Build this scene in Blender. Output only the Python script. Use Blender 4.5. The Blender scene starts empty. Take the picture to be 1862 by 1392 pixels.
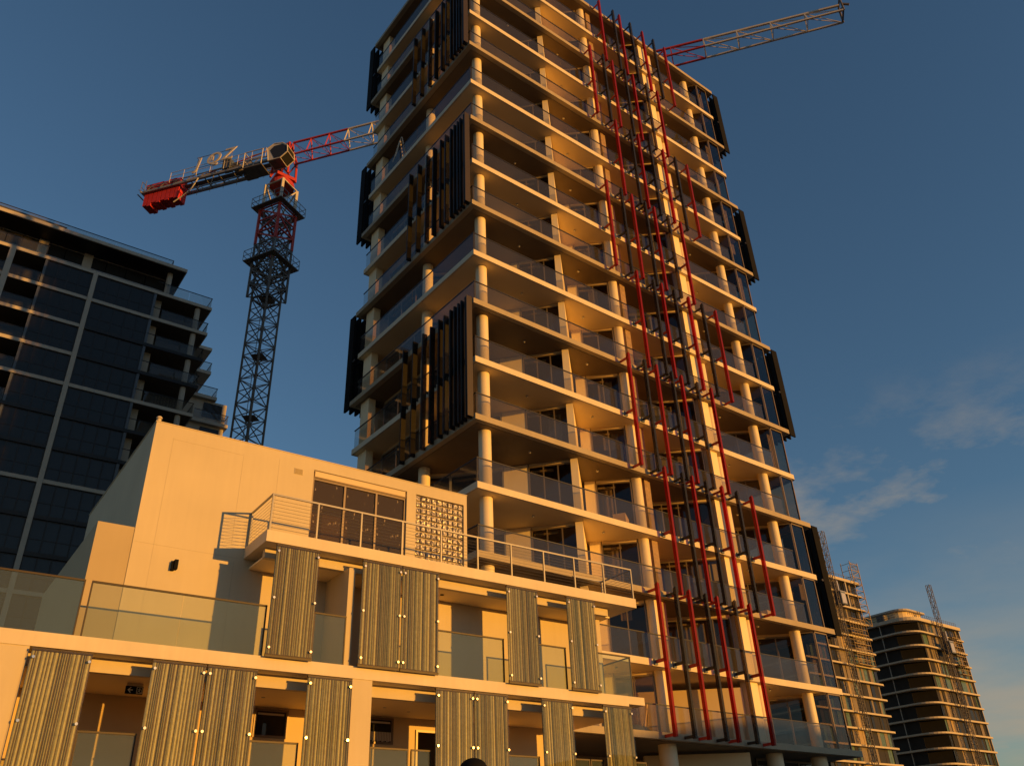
import bpy, math, random
from mathutils import Vector
random.seed(7)
R = math.radians
S = bpy.context.scene
COL = S.collection

# ------------------------------------------------------------------ camera
cam_d = bpy.data.cameras.new('camera')
cam_d.sensor_fit = 'HORIZONTAL'; cam_d.sensor_width = 36.0
cam_d.lens = 36.0 * 1539.71 / 1862.0
cam_d.clip_start = 0.1; cam_d.clip_end = 6000
cam = bpy.data.objects.new('camera', cam_d); COL.objects.link(cam)
cam.location = (0, 0, 1.6)
cam.rotation_euler = (2.10764529, 0.0359252904, -0.657693605)
S.camera = cam

# ------------------------------------------------------------------ sky, sun, exposure
SUN_AZ = R(155.8)            # clockwise from +Y
SUN_EL = R(4.4)
sunward = Vector((math.sin(SUN_AZ) * math.cos(SUN_EL), math.cos(SUN_AZ) * math.cos(SUN_EL), math.sin(SUN_EL)))
sun_d = bpy.data.lights.new('sun', 'SUN'); sun_d.energy = 4.55; sun_d.angle = R(0.53)
sun_d.color = (1.0, 0.445, 0.060)
sun = bpy.data.objects.new('sun', sun_d); COL.objects.link(sun)
sun.rotation_euler = (-sunward).to_track_quat('-Z', 'Y').to_euler()
sun.location = sunward * 200

w = bpy.data.worlds.new('World'); S.world = w; w.use_nodes = True
nt = w.node_tree; nt.nodes.clear()
def nd(t, **k):
    n = nt.nodes.new(t)
    for a, b in k.items(): setattr(n, a, b)
    return n
L = nt.links.new
out = nd('ShaderNodeOutputWorld'); bg = nd('ShaderNodeBackground')
sky = nd('ShaderNodeTexSky', sky_type='NISHITA', sun_disc=False)
sky.sun_elevation = SUN_EL; sky.sun_rotation = SUN_AZ
sky.altitude = 0; sky.air_density = 1.0; sky.dust_density = 0.2; sky.ozone_density = 2.6
bg.inputs['Strength'].default_value = 0.15
tc = nd('ShaderNodeTexCoord'); sep = nd('ShaderNodeSeparateXYZ'); L(tc.outputs['Generated'], sep.inputs[0])
za = nd('ShaderNodeMath', operation='ABSOLUTE'); L(sep.outputs['Z'], za.inputs[0])
zp = nd('ShaderNodeMath', operation='ADD'); L(za.outputs[0], zp.inputs[0]); zp.inputs[1].default_value = 0.10
dv = nd('ShaderNodeVectorMath', operation='DIVIDE'); cz = nd('ShaderNodeCombineXYZ')
for i in range(3): L(zp.outputs[0], cz.inputs[i])
L(tc.outputs['Generated'], dv.inputs[0]); L(cz.outputs[0], dv.inputs[1])
mp = nd('ShaderNodeMapping'); mp.inputs['Scale'].default_value = (1, 1, 0); mp.inputs['Rotation'].default_value = (0, 0, R(20))
mp.inputs['Location'].default_value = (-4.2015, 12.0364, 0)
L(dv.outputs[0], mp.inputs[0])
n1 = nd('ShaderNodeTexNoise'); n1.inputs['Scale'].default_value = 2.6; n1.inputs['Detail'].default_value = 8; n1.inputs['Roughness'].default_value = 0.62
n2 = nd('ShaderNodeTexNoise'); n2.inputs['Scale'].default_value = 0.42; n2.inputs['Detail'].default_value = 2
L(mp.outputs[0], n1.inputs['Vector']); L(mp.outputs[0], n2.inputs['Vector'])
r1 = nd('ShaderNodeMapRange'); r1.inputs['From Min'].default_value = 0.48; r1.inputs['From Max'].default_value = 0.71
r2 = nd('ShaderNodeMapRange'); r2.inputs['From Min'].default_value = 0.44; r2.inputs['From Max'].default_value = 0.60
L(n1.outputs[0], r1.inputs[0]); L(n2.outputs[0], r2.inputs[0])
mu = nd('ShaderNodeMath', operation='MULTIPLY'); L(r1.outputs[0], mu.inputs[0]); L(r2.outputs[0], mu.inputs[1])
# more cloud towards the horizon
hz = nd('ShaderNodeMapRange'); hz.inputs['From Min'].default_value = 0.47; hz.inputs['From Max'].default_value = 0.32
hz.inputs['To Min'].default_value = 0.0; hz.inputs['To Max'].default_value = 0.85
L(za.outputs[0], hz.inputs[0])
mu2 = nd('ShaderNodeMath', operation='MULTIPLY'); L(mu.outputs[0], mu2.inputs[0]); L(hz.outputs[0], mu2.inputs[1])
n3 = nd('ShaderNodeTexNoise'); n3.inputs['Scale'].default_value = 0.9; n3.inputs['Detail'].default_value = 6; n3.inputs['Roughness'].default_value = 0.55
L(mp.outputs[0], n3.inputs['Vector'])
r3 = nd('ShaderNodeMapRange'); r3.inputs['From Min'].default_value = 0.36; r3.inputs['From Max'].default_value = 0.66; L(n3.outputs[0], r3.inputs[0])
h3 = nd('ShaderNodeMapRange'); h3.inputs['From Min'].default_value = 0.34; h3.inputs['From Max'].default_value = 0.10
h3.inputs['To Min'].default_value = 0.0; h3.inputs['To Max'].default_value = 0.9; L(za.outputs[0], h3.inputs[0])
mu3 = nd('ShaderNodeMath', operation='MULTIPLY'); L(r3.outputs[0], mu3.inputs[0]); L(h3.outputs[0], mu3.inputs[1])
mxm = nd('ShaderNodeMath', operation='MAXIMUM'); L(mu2.outputs[0], mxm.inputs[0]); L(mu3.outputs[0], mxm.inputs[1])
mix = nd('ShaderNodeMixRGB'); L(mxm.outputs[0], mix.inputs[0])
hs = nd('ShaderNodeHueSaturation'); hs.inputs['Saturation'].default_value = 1.0; hs.inputs['Value'].default_value = 1.0
L(sky.outputs[0], hs.inputs['Color'])
L(hs.outputs[0], mix.inputs[1]); mix.inputs[2].default_value = (2.3, 1.92, 1.42, 1)
L(mix.outputs[0], bg.inputs['Color']); L(bg.outputs[0], out.inputs[0])

S.view_settings.view_transform = 'Standard'; S.view_settings.look = 'None'
S.view_settings.exposure = 0.14; S.view_settings.gamma = 1.0; S.view_settings.use_curve_mapping = False
S.render.engine = 'CYCLES'
cy = S.cycles
cy.max_bounces = 10; cy.diffuse_bounces = 5; cy.glossy_bounces = 4; cy.transmission_bounces = 4
cy.transparent_max_bounces = 40; cy.use_denoising = True; cy.sample_clamp_indirect = 6.0
cy.caustics_reflective = False; cy.caustics_refractive = False

# ------------------------------------------------------------------ materials
M = {}
def base_mat(name):
    m = bpy.data.materials.new(name); m.use_nodes = True; M[name] = m
    t = m.node_tree; t.nodes.clear()
    return m, t, t.nodes.new('ShaderNodeOutputMaterial')
def paint(name, col, rough=0.6, metal=0.0, var=0.06, scale=1.2, bump=0.0, bscale=60.0, streak=0.0, spec=0.4):
    m, t, o = base_mat(name)
    p = t.nodes.new('ShaderNodeBsdfPrincipled'); p.inputs['Roughness'].default_value = rough
    p.inputs['Metallic'].default_value = metal; p.inputs['Specular IOR Level'].default_value = spec
    g = t.nodes.new('ShaderNodeTexCoord')
    n = t.nodes.new('ShaderNodeTexNoise'); n.inputs['Scale'].default_value = scale; n.inputs['Detail'].default_value = 5
    t.links.new(g.outputs['Object'], n.inputs['Vector'])
    fac = n.outputs[0]
    if streak:
        mpn = t.nodes.new('ShaderNodeMapping'); mpn.inputs['Scale'].default_value = (5, 5, 0.35)
        t.links.new(g.outputs['Object'], mpn.inputs[0])
        n3 = t.nodes.new('ShaderNodeTexNoise'); n3.inputs['Scale'].default_value = 1.4; n3.inputs['Detail'].default_value = 4
        t.links.new(mpn.outputs[0], n3.inputs['Vector'])
        a = t.nodes.new('ShaderNodeMath'); a.operation = 'MULTIPLY_ADD'
        t.links.new(n3.outputs[0], a.inputs[0]); a.inputs[1].default_value = streak; t.links.new(n.outputs[0], a.inputs[2])
        s_ = t.nodes.new('ShaderNodeMath'); s_.operation = 'SUBTRACT'; t.links.new(a.outputs[0], s_.inputs[0]); s_.inputs[1].default_value = streak * 0.5
        fac = s_.outputs[0]
    r = t.nodes.new('ShaderNodeValToRGB')
    r.color_ramp.elements[0].position = 0.25; r.color_ramp.elements[1].position = 0.75
    r.color_ramp.elements[0].color = (*[c * (1 - var) for c in col], 1)
    r.color_ramp.elements[1].color = (*[min(1, c * (1 + var)) for c in col], 1)
    t.links.new(fac, r.inputs[0]); t.links.new(r.outputs[0], p.inputs['Base Color'])
    if bump:
        b = t.nodes.new('ShaderNodeBump'); b.inputs['Strength'].default_value = bump; b.inputs['Distance'].default_value = 0.02
        nb = t.nodes.new('ShaderNodeTexNoise'); nb.inputs['Scale'].default_value = bscale; nb.inputs['Detail'].default_value = 4
        t.links.new(g.outputs['Object'], nb.inputs['Vector']); t.links.new(nb.outputs[0], b.inputs['Height'])
        t.links.new(b.outputs[0], p.inputs['Normal'])
    t.links.new(p.outputs[0], o.inputs[0])
    return m
def glass(name, tint, ior=1.5, rough=0.01, body=None, bodyfac=0.0, wave=0.0, specks=False):
    m, t, o = base_mat(name)
    tr = t.nodes.new('ShaderNodeBsdfTransparent'); tr.inputs[0].default_value = (*tint, 1)
    gl = t.nodes.new('ShaderNodeBsdfGlossy'); gl.inputs['Roughness'].default_value = rough
    fr = t.nodes.new('ShaderNodeFresnel'); fr.inputs[0].default_value = ior
    g = t.nodes.new('ShaderNodeTexCoord')
    if wave:
        b = t.nodes.new('ShaderNodeBump'); b.inputs['Strength'].default_value = wave; b.inputs['Distance'].default_value = 0.05
        nb = t.nodes.new('ShaderNodeTexNoise'); nb.inputs['Scale'].default_value = 1.1
        t.links.new(g.outputs['Object'], nb.inputs['Vector']); t.links.new(nb.outputs[0], b.inputs['Height'])
        t.links.new(b.outputs[0], gl.inputs['Normal'])
    first = tr.outputs[0]
    if body:
        df = t.nodes.new('ShaderNodeBsdfDiffuse'); df.inputs[0].default_value = (*body, 1)
        mx = t.nodes.new('ShaderNodeMixShader')
        if specks:
            ns = t.nodes.new('ShaderNodeTexNoise'); ns.inputs['Scale'].default_value = 9; ns.inputs['Detail'].default_value = 6
            mpn = t.nodes.new('ShaderNodeMapping'); mpn.inputs['Scale'].default_value = (1, 1, 0.4)
            t.links.new(g.outputs['Object'], mpn.inputs[0]); t.links.new(mpn.outputs[0], ns.inputs['Vector'])
            mr = t.nodes.new('ShaderNodeMapRange'); mr.inputs['From Min'].default_value = 0.63; mr.inputs['From Max'].default_value = 0.70
            mr.inputs['To Min'].default_value = bodyfac; mr.inputs['To Max'].default_value = 0.75
            t.links.new(ns.outputs[0], mr.inputs[0]); t.links.new(mr.outputs[0], mx.inputs[0])
        else:
            mx.inputs[0].default_value = bodyfac
        t.links.new(first, mx.inputs[1]); t.links.new(df.outputs[0], mx.inputs[2]); first = mx.outputs[0]
    # only the outward face of the thin pane reflects
    ge = t.nodes.new('ShaderNodeNewGeometry'); iv = t.nodes.new('ShaderNodeMath'); iv.operation = 'SUBTRACT'; iv.inputs[0].default_value = 1.0
    t.links.new(ge.outputs['Backfacing'], iv.inputs[1])
    fm = t.nodes.new('ShaderNodeMath'); fm.operation = 'MULTIPLY'; t.links.new(fr.outputs[0], fm.inputs[0]); t.links.new(iv.outputs[0], fm.inputs[1])
    m2 = t.nodes.new('ShaderNodeMixShader'); t.links.new(fm.outputs[0], m2.inputs[0])
    t.links.new(first, m2.inputs[1]); t.links.new(gl.outputs[0], m2.inputs[2]); t.links.new(m2.outputs[0], o.inputs[0])
    return m

paint('white_render', (0.57, 0.49, 0.33), 0.75, var=0.06, scale=0.6, bump=0.12, bscale=90, streak=0.4)
paint('ochre_render', (0.44, 0.36, 0.22), 0.8, var=0.05, scale=0.8, bump=0.10, bscale=90, streak=0.3)
paint('slab_white', (0.64, 0.555, 0.40), 0.65, var=0.08, scale=0.9, bump=0.08, bscale=40, streak=0.5)
paint('slab_putty', (0.36, 0.30, 0.20), 0.65, var=0.09, scale=0.9, bump=0.08, bscale=40, streak=0.5)
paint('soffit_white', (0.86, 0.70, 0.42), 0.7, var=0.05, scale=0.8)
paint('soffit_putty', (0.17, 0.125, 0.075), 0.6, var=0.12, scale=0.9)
paint('column_white', (0.74, 0.63, 0.43), 0.55, var=0.04, scale=2.0)
paint('wall_cream', (0.66, 0.52, 0.30), 0.7, var=0.05, scale=1.0)
paint('balcony_white', (0.82, 0.69, 0.45), 0.7, var=0.05, scale=1.0)
paint('timber_panel', (0.30, 0.19, 0.10), 0.6, var=0.25, scale=6.0)
paint('interior', (0.40, 0.31, 0.19), 0.8, var=0.15, scale=0.7)
paint('dark_metal', (0.035, 0.033, 0.032), 0.4, 0.3, var=0.1)
paint('bronze', (0.20, 0.155, 0.11), 0.4, 0.3, var=0.12)
paint('alu', (0.45, 0.43, 0.41), 0.35, 0.6, var=0.06)
paint('steel', (0.24, 0.23, 0.21), 0.35, 0.7, var=0.08)
paint('bright_steel', (0.55, 0.52, 0.47), 0.2, 1.0, var=0.04)
paint('plate_blue', (0.10, 0.13, 0.17), 0.45, 0.3, var=0.1)
paint('black', (0.008, 0.008, 0.008), 0.8, var=0.2, spec=0.1)
paint('dark_bronze', (0.040, 0.029, 0.018), 0.5, 0.2, var=0.1)
paint('screen_backing', (0.10, 0.075, 0.045), 0.6, var=0.2, scale=3)
paint('crane_red', (0.42, 0.035, 0.018), 0.5, var=0.12, scale=3.0)
paint('crane_white', (0.50, 0.46, 0.38), 0.5, var=0.10, scale=3.0)
paint('crane_steel', (0.27, 0.25, 0.22), 0.5, 0.3, var=0.15, scale=3.0)
paint('crane_grey', (0.13, 0.115, 0.10), 0.55, 0.2, var=0.25, scale=3.0)
paint('ballast_red', (0.50, 0.022, 0.015), 0.7, var=0.18, scale=2.0, bump=0.2, bscale=12)
paint('band_black', (0.010, 0.010, 0.011), 0.5, var=0.2)
paint('grey_panel', (0.085, 0.095, 0.105), 0.25, 0.0, var=0.12)
paint('grey_white', (0.40, 0.36, 0.29), 0.6, var=0.06)
paint('panel_green', (0.085, 0.14, 0.095), 0.25, var=0.3, scale=2.0)
paint('panel_gold', (0.17, 0.13, 0.075), 0.5, var=0.3, scale=3.0)
paint('panel_dark', (0.018, 0.015, 0.012), 0.5, var=0.3, spec=0.2)
paint('scaffold', (0.30, 0.22, 0.11), 0.6, 0.3, var=0.2)
paint('olive_rod', (0.42, 0.44, 0.29), 0.35, var=0.18, scale=14)
paint('asphalt', (0.05, 0.05, 0.052), 0.9, var=0.2, scale=4, bump=0.3)
paint('paving', (0.28, 0.24, 0.19), 0.85, var=0.12, scale=2)
paint('kerb', (0.36, 0.34, 0.31), 0.85, var=0.1)
paint('ground', (0.20, 0.165, 0.12), 0.95, var=0.25, scale=0.2)
paint('brick_wall', (0.24, 0.13, 0.08), 0.85, var=0.2, scale=3)
paint('sign_cream', (0.80, 0.76, 0.58), 0.5, var=0.02)
paint('dark_soffit', (0.09, 0.075, 0.055), 0.7, var=0.1)
paint('far_slab', (0.50, 0.43, 0.30), 0.65, var=0.06)
paint('joint', (0.50, 0.43, 0.30), 0.8, var=0.05)
paint('cardboard', (0.55, 0.38, 0.20), 0.8, var=0.1)
paint('grout', (0.52, 0.45, 0.32), 0.8, var=0.05)
paint('fabric_white', (0.55, 0.50, 0.42), 0.9, var=0.06)
glass('balustrade_glass', (0.90, 0.89, 0.87), 1.46, 0.004, (0.22, 0.22, 0.21), 0.07)
glass('terrace_glass', (0.89, 0.93, 0.88), 1.5, 0.004, (0.30, 0.36, 0.28), 0.09)
glass('door_glass', (0.72, 0.68, 0.62), 1.55, 0.004, wave=0.02)
glass('dirty_glass', (0.50, 0.44, 0.36), 1.33, 0.01, (0.62, 0.50, 0.34), 0.07, specks=True)
glass('screen_glass', (0.92, 0.90, 0.82), 1.42, 0.003)
glass('red_glass', (0.90, 0.12, 0.05), 1.25, 0.3, (0.28, 0.010, 0.006), 0.60)
glass('dark_glass', (0.60, 0.50, 0.42), 1.28, 0.3, (0.022, 0.024, 0.028), 0.62)
glass('black_glass', (0.36, 0.24, 0.15), 1.22, 0.4, (0.010, 0.009, 0.008), 0.78)
glass('black_pane', (0.05, 0.055, 0.06), 1.36, 0.01, (0.032, 0.033, 0.033), 0.8, wave=0.015)
# glass block: dimpled, glittering
m, t, o = base_mat('glass_block')
p = t.nodes.new('ShaderNodeBsdfPrincipled'); p.inputs['Roughness'].default_value = 0.12; p.inputs['Specular IOR Level'].default_value = 0.9
g = t.nodes.new('ShaderNodeTexCoord'); oi = t.nodes.new('ShaderNodeObjectInfo')
ad = t.nodes.new('ShaderNodeVectorMath'); ad.operation = 'ADD'
t.links.new(g.outputs['Object'], ad.inputs[0]); t.links.new(oi.outputs['Location'], ad.inputs[1])
vn = t.nodes.new('ShaderNodeTexNoise'); vn.inputs['Scale'].default_value = 16; vn.inputs['Detail'].default_value = 3
t.links.new(ad.outputs[0], vn.inputs['Vector'])
cr = t.nodes.new('ShaderNodeValToRGB'); cr.color_ramp.elements[0].position = 0.40; cr.color_ramp.elements[0].color = (0.05, 0.04, 0.03, 1)
cr.color_ramp.elements[1].position = 0.66; cr.color_ramp.elements[1].color = (0.62, 0.52, 0.38, 1)
t.links.new(vn.outputs[0], cr.inputs[0]); t.links.new(cr.outputs[0], p.inputs['Base Color'])
b = t.nodes.new('ShaderNodeBump'); b.inputs['Strength'].default_value = 0.9; b.inputs['Distance'].default_value = 0.03
t.links.new(vn.outputs[0], b.inputs['Height']); t.links.new(b.outputs[0], p.inputs['Normal']); t.links.new(p.outputs[0], o.inputs[0])

# ------------------------------------------------------------------ mesh helpers
class MB:
    def __init__(s): s.v = []; s.f = []
    def box(s, x0, x1, y0, y1, z0, z1):
        n = len(s.v)
        s.v += [(x0,y0,z0),(x1,y0,z0),(x1,y1,z0),(x0,y1,z0),(x0,y0,z1),(x1,y0,z1),(x1,y1,z1),(x0,y1,z1)]
        s.f += [tuple(n+i for i in q) for q in ((0,3,2,1),(4,5,6,7),(0,1,5,4),(1,2,6,5),(2,3,7,6),(3,0,4,7))]
        return s
    def wall(s, p, q, t0, t1, z0, z1):
        """upright slab along the plan line p-q, from t0 to t1 to the left of it"""
        dx, dy = q[0]-p[0], q[1]-p[1]; l = math.hypot(dx, dy); nx, ny = -dy/l, dx/l
        c = [(p[0]+nx*t0, p[1]+ny*t0), (q[0]+nx*t0, q[1]+ny*t0), (q[0]+nx*t1, q[1]+ny*t1), (p[0]+nx*t1, p[1]+ny*t1)]
        return s.prism(c, z0, z1)
    def prism(s, c, z0, z1):
        n = len(s.v); k = len(c)
        s.v += [(x, y, z0) for x, y in c] + [(x, y, z1) for x, y in c]
        s.f.append(tuple(n+i for i in reversed(range(k)))); s.f.append(tuple(n+k+i for i in range(k)))
        for i in range(k):
            j = (i+1) % k; s.f.append((n+i, n+j, n+k+j, n+k+i))
        return s
    def cyl(s, x, y, r, z0, z1, n=20, r1=None):
        r1 = r if r1 is None else r1
        b = len(s.v)
        s.v += [(x+r*math.cos(2*math.pi*i/n), y+r*math.sin(2*math.pi*i/n), z0) for i in range(n)]
        s.v += [(x+r1*math.cos(2*math.pi*i/n), y+r1*math.sin(2*math.pi*i/n), z1) for i in range(n)]
        s.f.append(tuple(b+i for i in reversed(range(n)))); s.f.append(tuple(b+n+i for i in range(n)))
        for i in range(n):
            j = (i+1) % n; s.f.append((b+i, b+j, b+n+j, b+n+i))
        return s
    def bar(s, p, q, r, n=4, flat=1.0):
        p = Vector(p); q = Vector(q); d = (q-p)
        if d.length < 1e-6: return s
        d.normalize()
        u = Vector((0,0,1)) if abs(d.z) < 0.95 else Vector((1,0,0))
        a = d.cross(u).normalized(); c = a.cross(d).normalized()
        b = len(s.v); ph = math.pi/4 if n == 4 else 0
        for e in (p, q):
            for i in range(n):
                t_ = 2*math.pi*i/n + ph
                s.v.append(tuple(e + a*(r*math.cos(t_)) + c*(r*flat*math.sin(t_))))
        s.f.append(tuple(b+i for i in range(n))); s.f.append(tuple(b+n+i for i in reversed(range(n))))
        for i in range(n):
            j = (i+1) % n; s.f.append((b+j, b+i, b+n+i, b+n+j))
        return s
    def ball(s, c, r, nu=10, nv=6, half=False, sz=1.0):
        b = len(s.v); lo = 0.0 if half else -math.pi/2
        for j in range(nv+1):
            la = lo + (math.pi/2-lo)*j/nv
            for i in range(nu):
                lo_ = 2*math.pi*i/nu
                s.v.append((c[0]+r*math.cos(la)*math.cos(lo_), c[1]+r*math.cos(la)*math.sin(lo_), c[2]+r*sz*math.sin(la)))
        for j in range(nv):
            for i in range(nu):
                k = (i+1) % nu; s.f.append((b+j*nu+i, b+j*nu+k, b+(j+1)*nu+k, b+(j+1)*nu+i))
        s.f.append(tuple(b+i for i in reversed(range(nu))))
        return s
    def mesh(s, name, mat, smooth=False):
        me = bpy.data.meshes.new(name); me.from_pydata(s.v, [], s.f); me.materials.append(M[mat])
        if smooth:
            for pl in me.polygons: pl.use_smooth = True
            try: me.set_sharp_from_angle(angle=R(40))
            except Exception: pass
        me.update(); return me
def ob(name, me, parent=None, loc=(0,0,0), rz=0.0, **props):
    o = bpy.data.objects.new(name, me); COL.objects.link(o)
    o.parent = parent; o.location = loc; o.rotation_euler = (0, 0, rz)
    for k, v in props.items(): o[k] = v
    return o
def root(name, loc, rz, label, category, group=None):
    o = ob(name, None, None, loc, rz, label=label, category=category)
    o.empty_display_size = 0.5
    if group: o['group'] = group
    return o
def part(name, mb, mat, parent, loc=(0,0,0), rz=0.0, smooth=False, **props):
    return ob(name, mb.mesh(name, mat, smooth), parent, loc, rz, **props)
_cache = {}
def shared(key, fn):
    if key not in _cache: _cache[key] = fn()
    return _cache[key]
def boxmesh(name, dx, dy, dz, mat):
    """box with its base centre at the origin"""
    k = (name, round(dx,3), round(dy,3), round(dz,3), mat)
    return shared(k, lambda: MB().box(-dx/2, dx/2, -dy/2, dy/2, 0, dz).mesh(name, mat))
def pane_on(name, parent, p, q, z0, z1, mat, t=0.02, **props):
    """upright pane along plan line p-q as an object at its foot, mesh shared by size"""
    l = math.hypot(q[0]-p[0], q[1]-p[1])
    return ob(name, boxmesh(name, l, t, z1-z0, mat), parent, ((p[0]+q[0])/2, (p[1]+q[1])/2, z0), math.atan2(q[1]-p[1], q[0]-p[0]), **props)
def lerp(p, q, f): return (p[0]+(q[0]-p[0])*f, p[1]+(q[1]-p[1])*f)
def rounded(x0, x1, y0, y1, radii, n=5):
    """rounded rectangle outline; radii for corners (x0,y0),(x1,y0),(x1,y1),(x0,y1)"""
    c = []
    for (cx, cy_, a0, r) in ((x0, y0, 180, radii[0]), (x1, y0, 270, radii[1]), (x1, y1, 0, radii[2]), (x0, y1, 90, radii[3])):
        if r <= 0: c.append((cx, cy_)); continue
        ox = cx + (r if cx == x0 else -r); oy = cy_ + (r if cy_ == y0 else -r)
        for i in range(n+1):
            a = R(a0 + 90*i/n); c.append((ox + r*math.cos(a), oy + r*math.sin(a)))
    return c

# ================================================================== GROUND
part('ground', MB().box(-1500, 1500, -1500, 1500, -0.6, -0.15), 'ground', None, kind='structure')
part('road', MB().box(-90, 240, -5.5, 6.0, -0.15, -0.10), 'asphalt', None, (7.8, 0, 0), R(-2.3), kind='structure')
part('pavement', MB().box(-90, 240, 6.2, 19.6, -0.149, 0.0), 'paving', None, (7.8, 0, 0), R(-2.3), kind='structure')
part('kerb', MB().box(-90, 240, 6.0, 6.2, -0.149, 0.012), 'kerb', None, (7.8, 0, 0), R(-2.3), kind='structure')
part('rear_pavement', MB().box(-90, 240, -12, -5.5, -0.149, 0.0), 'paving', None, (7.8, 0, 0), R(-2.3), kind='structure')

# ================================================================== TOWER
TW = root('apartment_tower', (19.08, 26.21, 0), 0, 'tall cream apartment tower with alternating balcony slabs and red fins', 'apartment tower')
FH = 3.1
Z = [6.9 + FH*k for k in range(17)]
def is_white(k): return k % 2 == 1
for k, z in enumerate(Z):
    if is_white(k):
        sl = part('floor_slab', MB().prism(rounded(0, 23.8, 0, 11.65, (0.02, 0.22, 0.05, 0.05)), z-0.30, z), 'slab_white', TW)
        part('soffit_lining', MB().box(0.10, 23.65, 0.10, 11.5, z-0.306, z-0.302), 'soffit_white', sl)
    else:
        sl = part('floor_slab', MB().prism(rounded(-0.09, 24.2, -0.06, 12.1, (0.02, 0.10, 0.05, 0.05)), z-0.20, z+0.08), 'slab_putty', TW)
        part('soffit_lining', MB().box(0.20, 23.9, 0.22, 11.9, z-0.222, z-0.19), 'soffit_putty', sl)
ztop = lambda k: Z[k] + (0.0 if is_white(k) else 0.08)
zbot = lambda k: Z[k] - (0.306 if is_white(k) else 0.222)
# parapet upstand on the roof
part('roof_plant_room', MB().box(6, 19, 4.5, 10.5, Z[16]+0.08, Z[16]+2.6), 'grey_white', TW)
COLS = [(0.97, 0.72), (10.4, 0.68), (17.3, 0.66), (21.4, 0.66), (0.85, 5.5)]
def colmesh(h, r): return shared(('col', round(h,3), r), lambda: MB().cyl(0, 0, r, 0, h, 24).cyl(0, 0, r+0.006, 0.92, 0.945, 24).mesh('column', 'column_white', True))
for k in range(16):
    for (x, y) in COLS:
        ob('column', colmesh(zbot(k+1)-ztop(k), 0.285), TW, (x, y, ztop(k)))
for (x, y) in [(10.65, 0.95), (18.1, 0.95), (21.7, 0.95), (0.97, 0.95), (4.6, 1.2)]:
    ob('column', colmesh(zbot(0)+0.15, 0.40), TW, (x, y, -0.15))
# base of the tower
part('lobby_wall', MB().wall((11.6, 3.3), (15.6, -0.15+0.6), 0, 0.3, -0.15, zbot(0)-0.12), 'wall_cream', TW)
part('lobby_wall', MB().box(1.2, 23.2, 5.0, 11.2, -0.15, zbot(0)-0.01), 'interior', TW)
lb = part('shopfront', MB().box(18.3, 23.3, 2.2, 2.3, 4.6, 4.7).box(18.3, 23.3, 2.2, 2.3, zbot(0)-0.12, zbot(0)-0.02).box(18.3, 18.4, 2.21, 2.29, -0.15, zbot(0)-0.02).box(20.0, 20.1, 2.21, 2.29, -0.15, zbot(0)-0.02).box(21.7, 21.8, 2.21, 2.29, -0.15, zbot(0)-0.02).box(23.2, 23.3, 2.21, 2.29, -0.15, zbot(0)-0.02), 'bronze', TW)
for a, b_ in ((18.4, 20.0), (20.1, 21.7), (21.8, 23.2)):
    pane_on('pane', lb, (a, 2.25), (b_, 2.25), 0.0, zbot(0)-0.13, 'door_glass')

def window_run(p, q, n, k, frame='alu', glassm='door_glass', head=0.22, full=False, rails=True):
    """glazed run along plan line p-q split in n panes on storey k, frame is the part, panes its sub-parts"""
    z0, z1 = ztop(k), zbot(k+1) - 0.002
    if full: head = 0.07
    mb = MB()
    d = math.hypot(q[0]-p[0], q[1]-p[1])
    for i in range(n+1):
        c = lerp(p, q, i/n); u = ((q[0]-p[0])/d*0.03, (q[1]-p[1])/d*0.03)
        mb.wall((c[0]-u[0], c[1]-u[1]), (c[0]+u[0], c[1]+u[1]), -0.05, 0.05, z0, z1-head)
    mb.wall(p, q, -0.06, 0.06, z1-head, z1-head+0.07)
    mb.wall(p, q, -0.045, 0.045, z0+0.005, z0+0.06)
    fr = part('window_frame', mb, frame, TW)
    if head > 0.1:
        part('head_panel', MB().wall(p, q, -0.02, 0.10, z1-head+0.07, z1), 'wall_cream', TW)
        if rails:
            part('blind_box', MB().wall(lerp(p, q, 0.04), lerp(p, q, 0.55), 0.12, 0.24, z1-head-0.18, z1-head-0.08), 'slab_white', TW)
    for i in range(n):
        a = lerp(p, q, (i+0.03)/n); b2 = lerp(p, q, (i+0.97)/n)
        pane_on('pane', fr, a, b2, z0+0.06, z1-head, glassm, 0.024)
    return fr
rngb = random.Random(5)
def maybe_blind(p, q, k, chance):
    if rngb.random() > chance: return
    z0, z1 = ztop(k), zbot(k+1) - 0.3
    a = rngb.choice((0.0, 0.34, 0.5)); b_ = a + rngb.choice((0.3, 0.45))
    drop = rngb.choice((0.5, 0.9, 1.6, z1-z0-0.1))
    pp, qq = lerp(p, q, a), lerp(p, q, min(b_, 0.98))
    mb = MB(); n = 7
    for i in range(n):      # folded cloth
        c0, c1 = lerp(pp, qq, i/n), lerp(pp, qq, (i+1)/n)
        mb.wall(c0, c1, 0.28 + 0.05*(i % 2), 0.30 + 0.05*(i % 2), z1-drop, z1)
    part('curtain', mb, 'fabric_white', TW)
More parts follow.
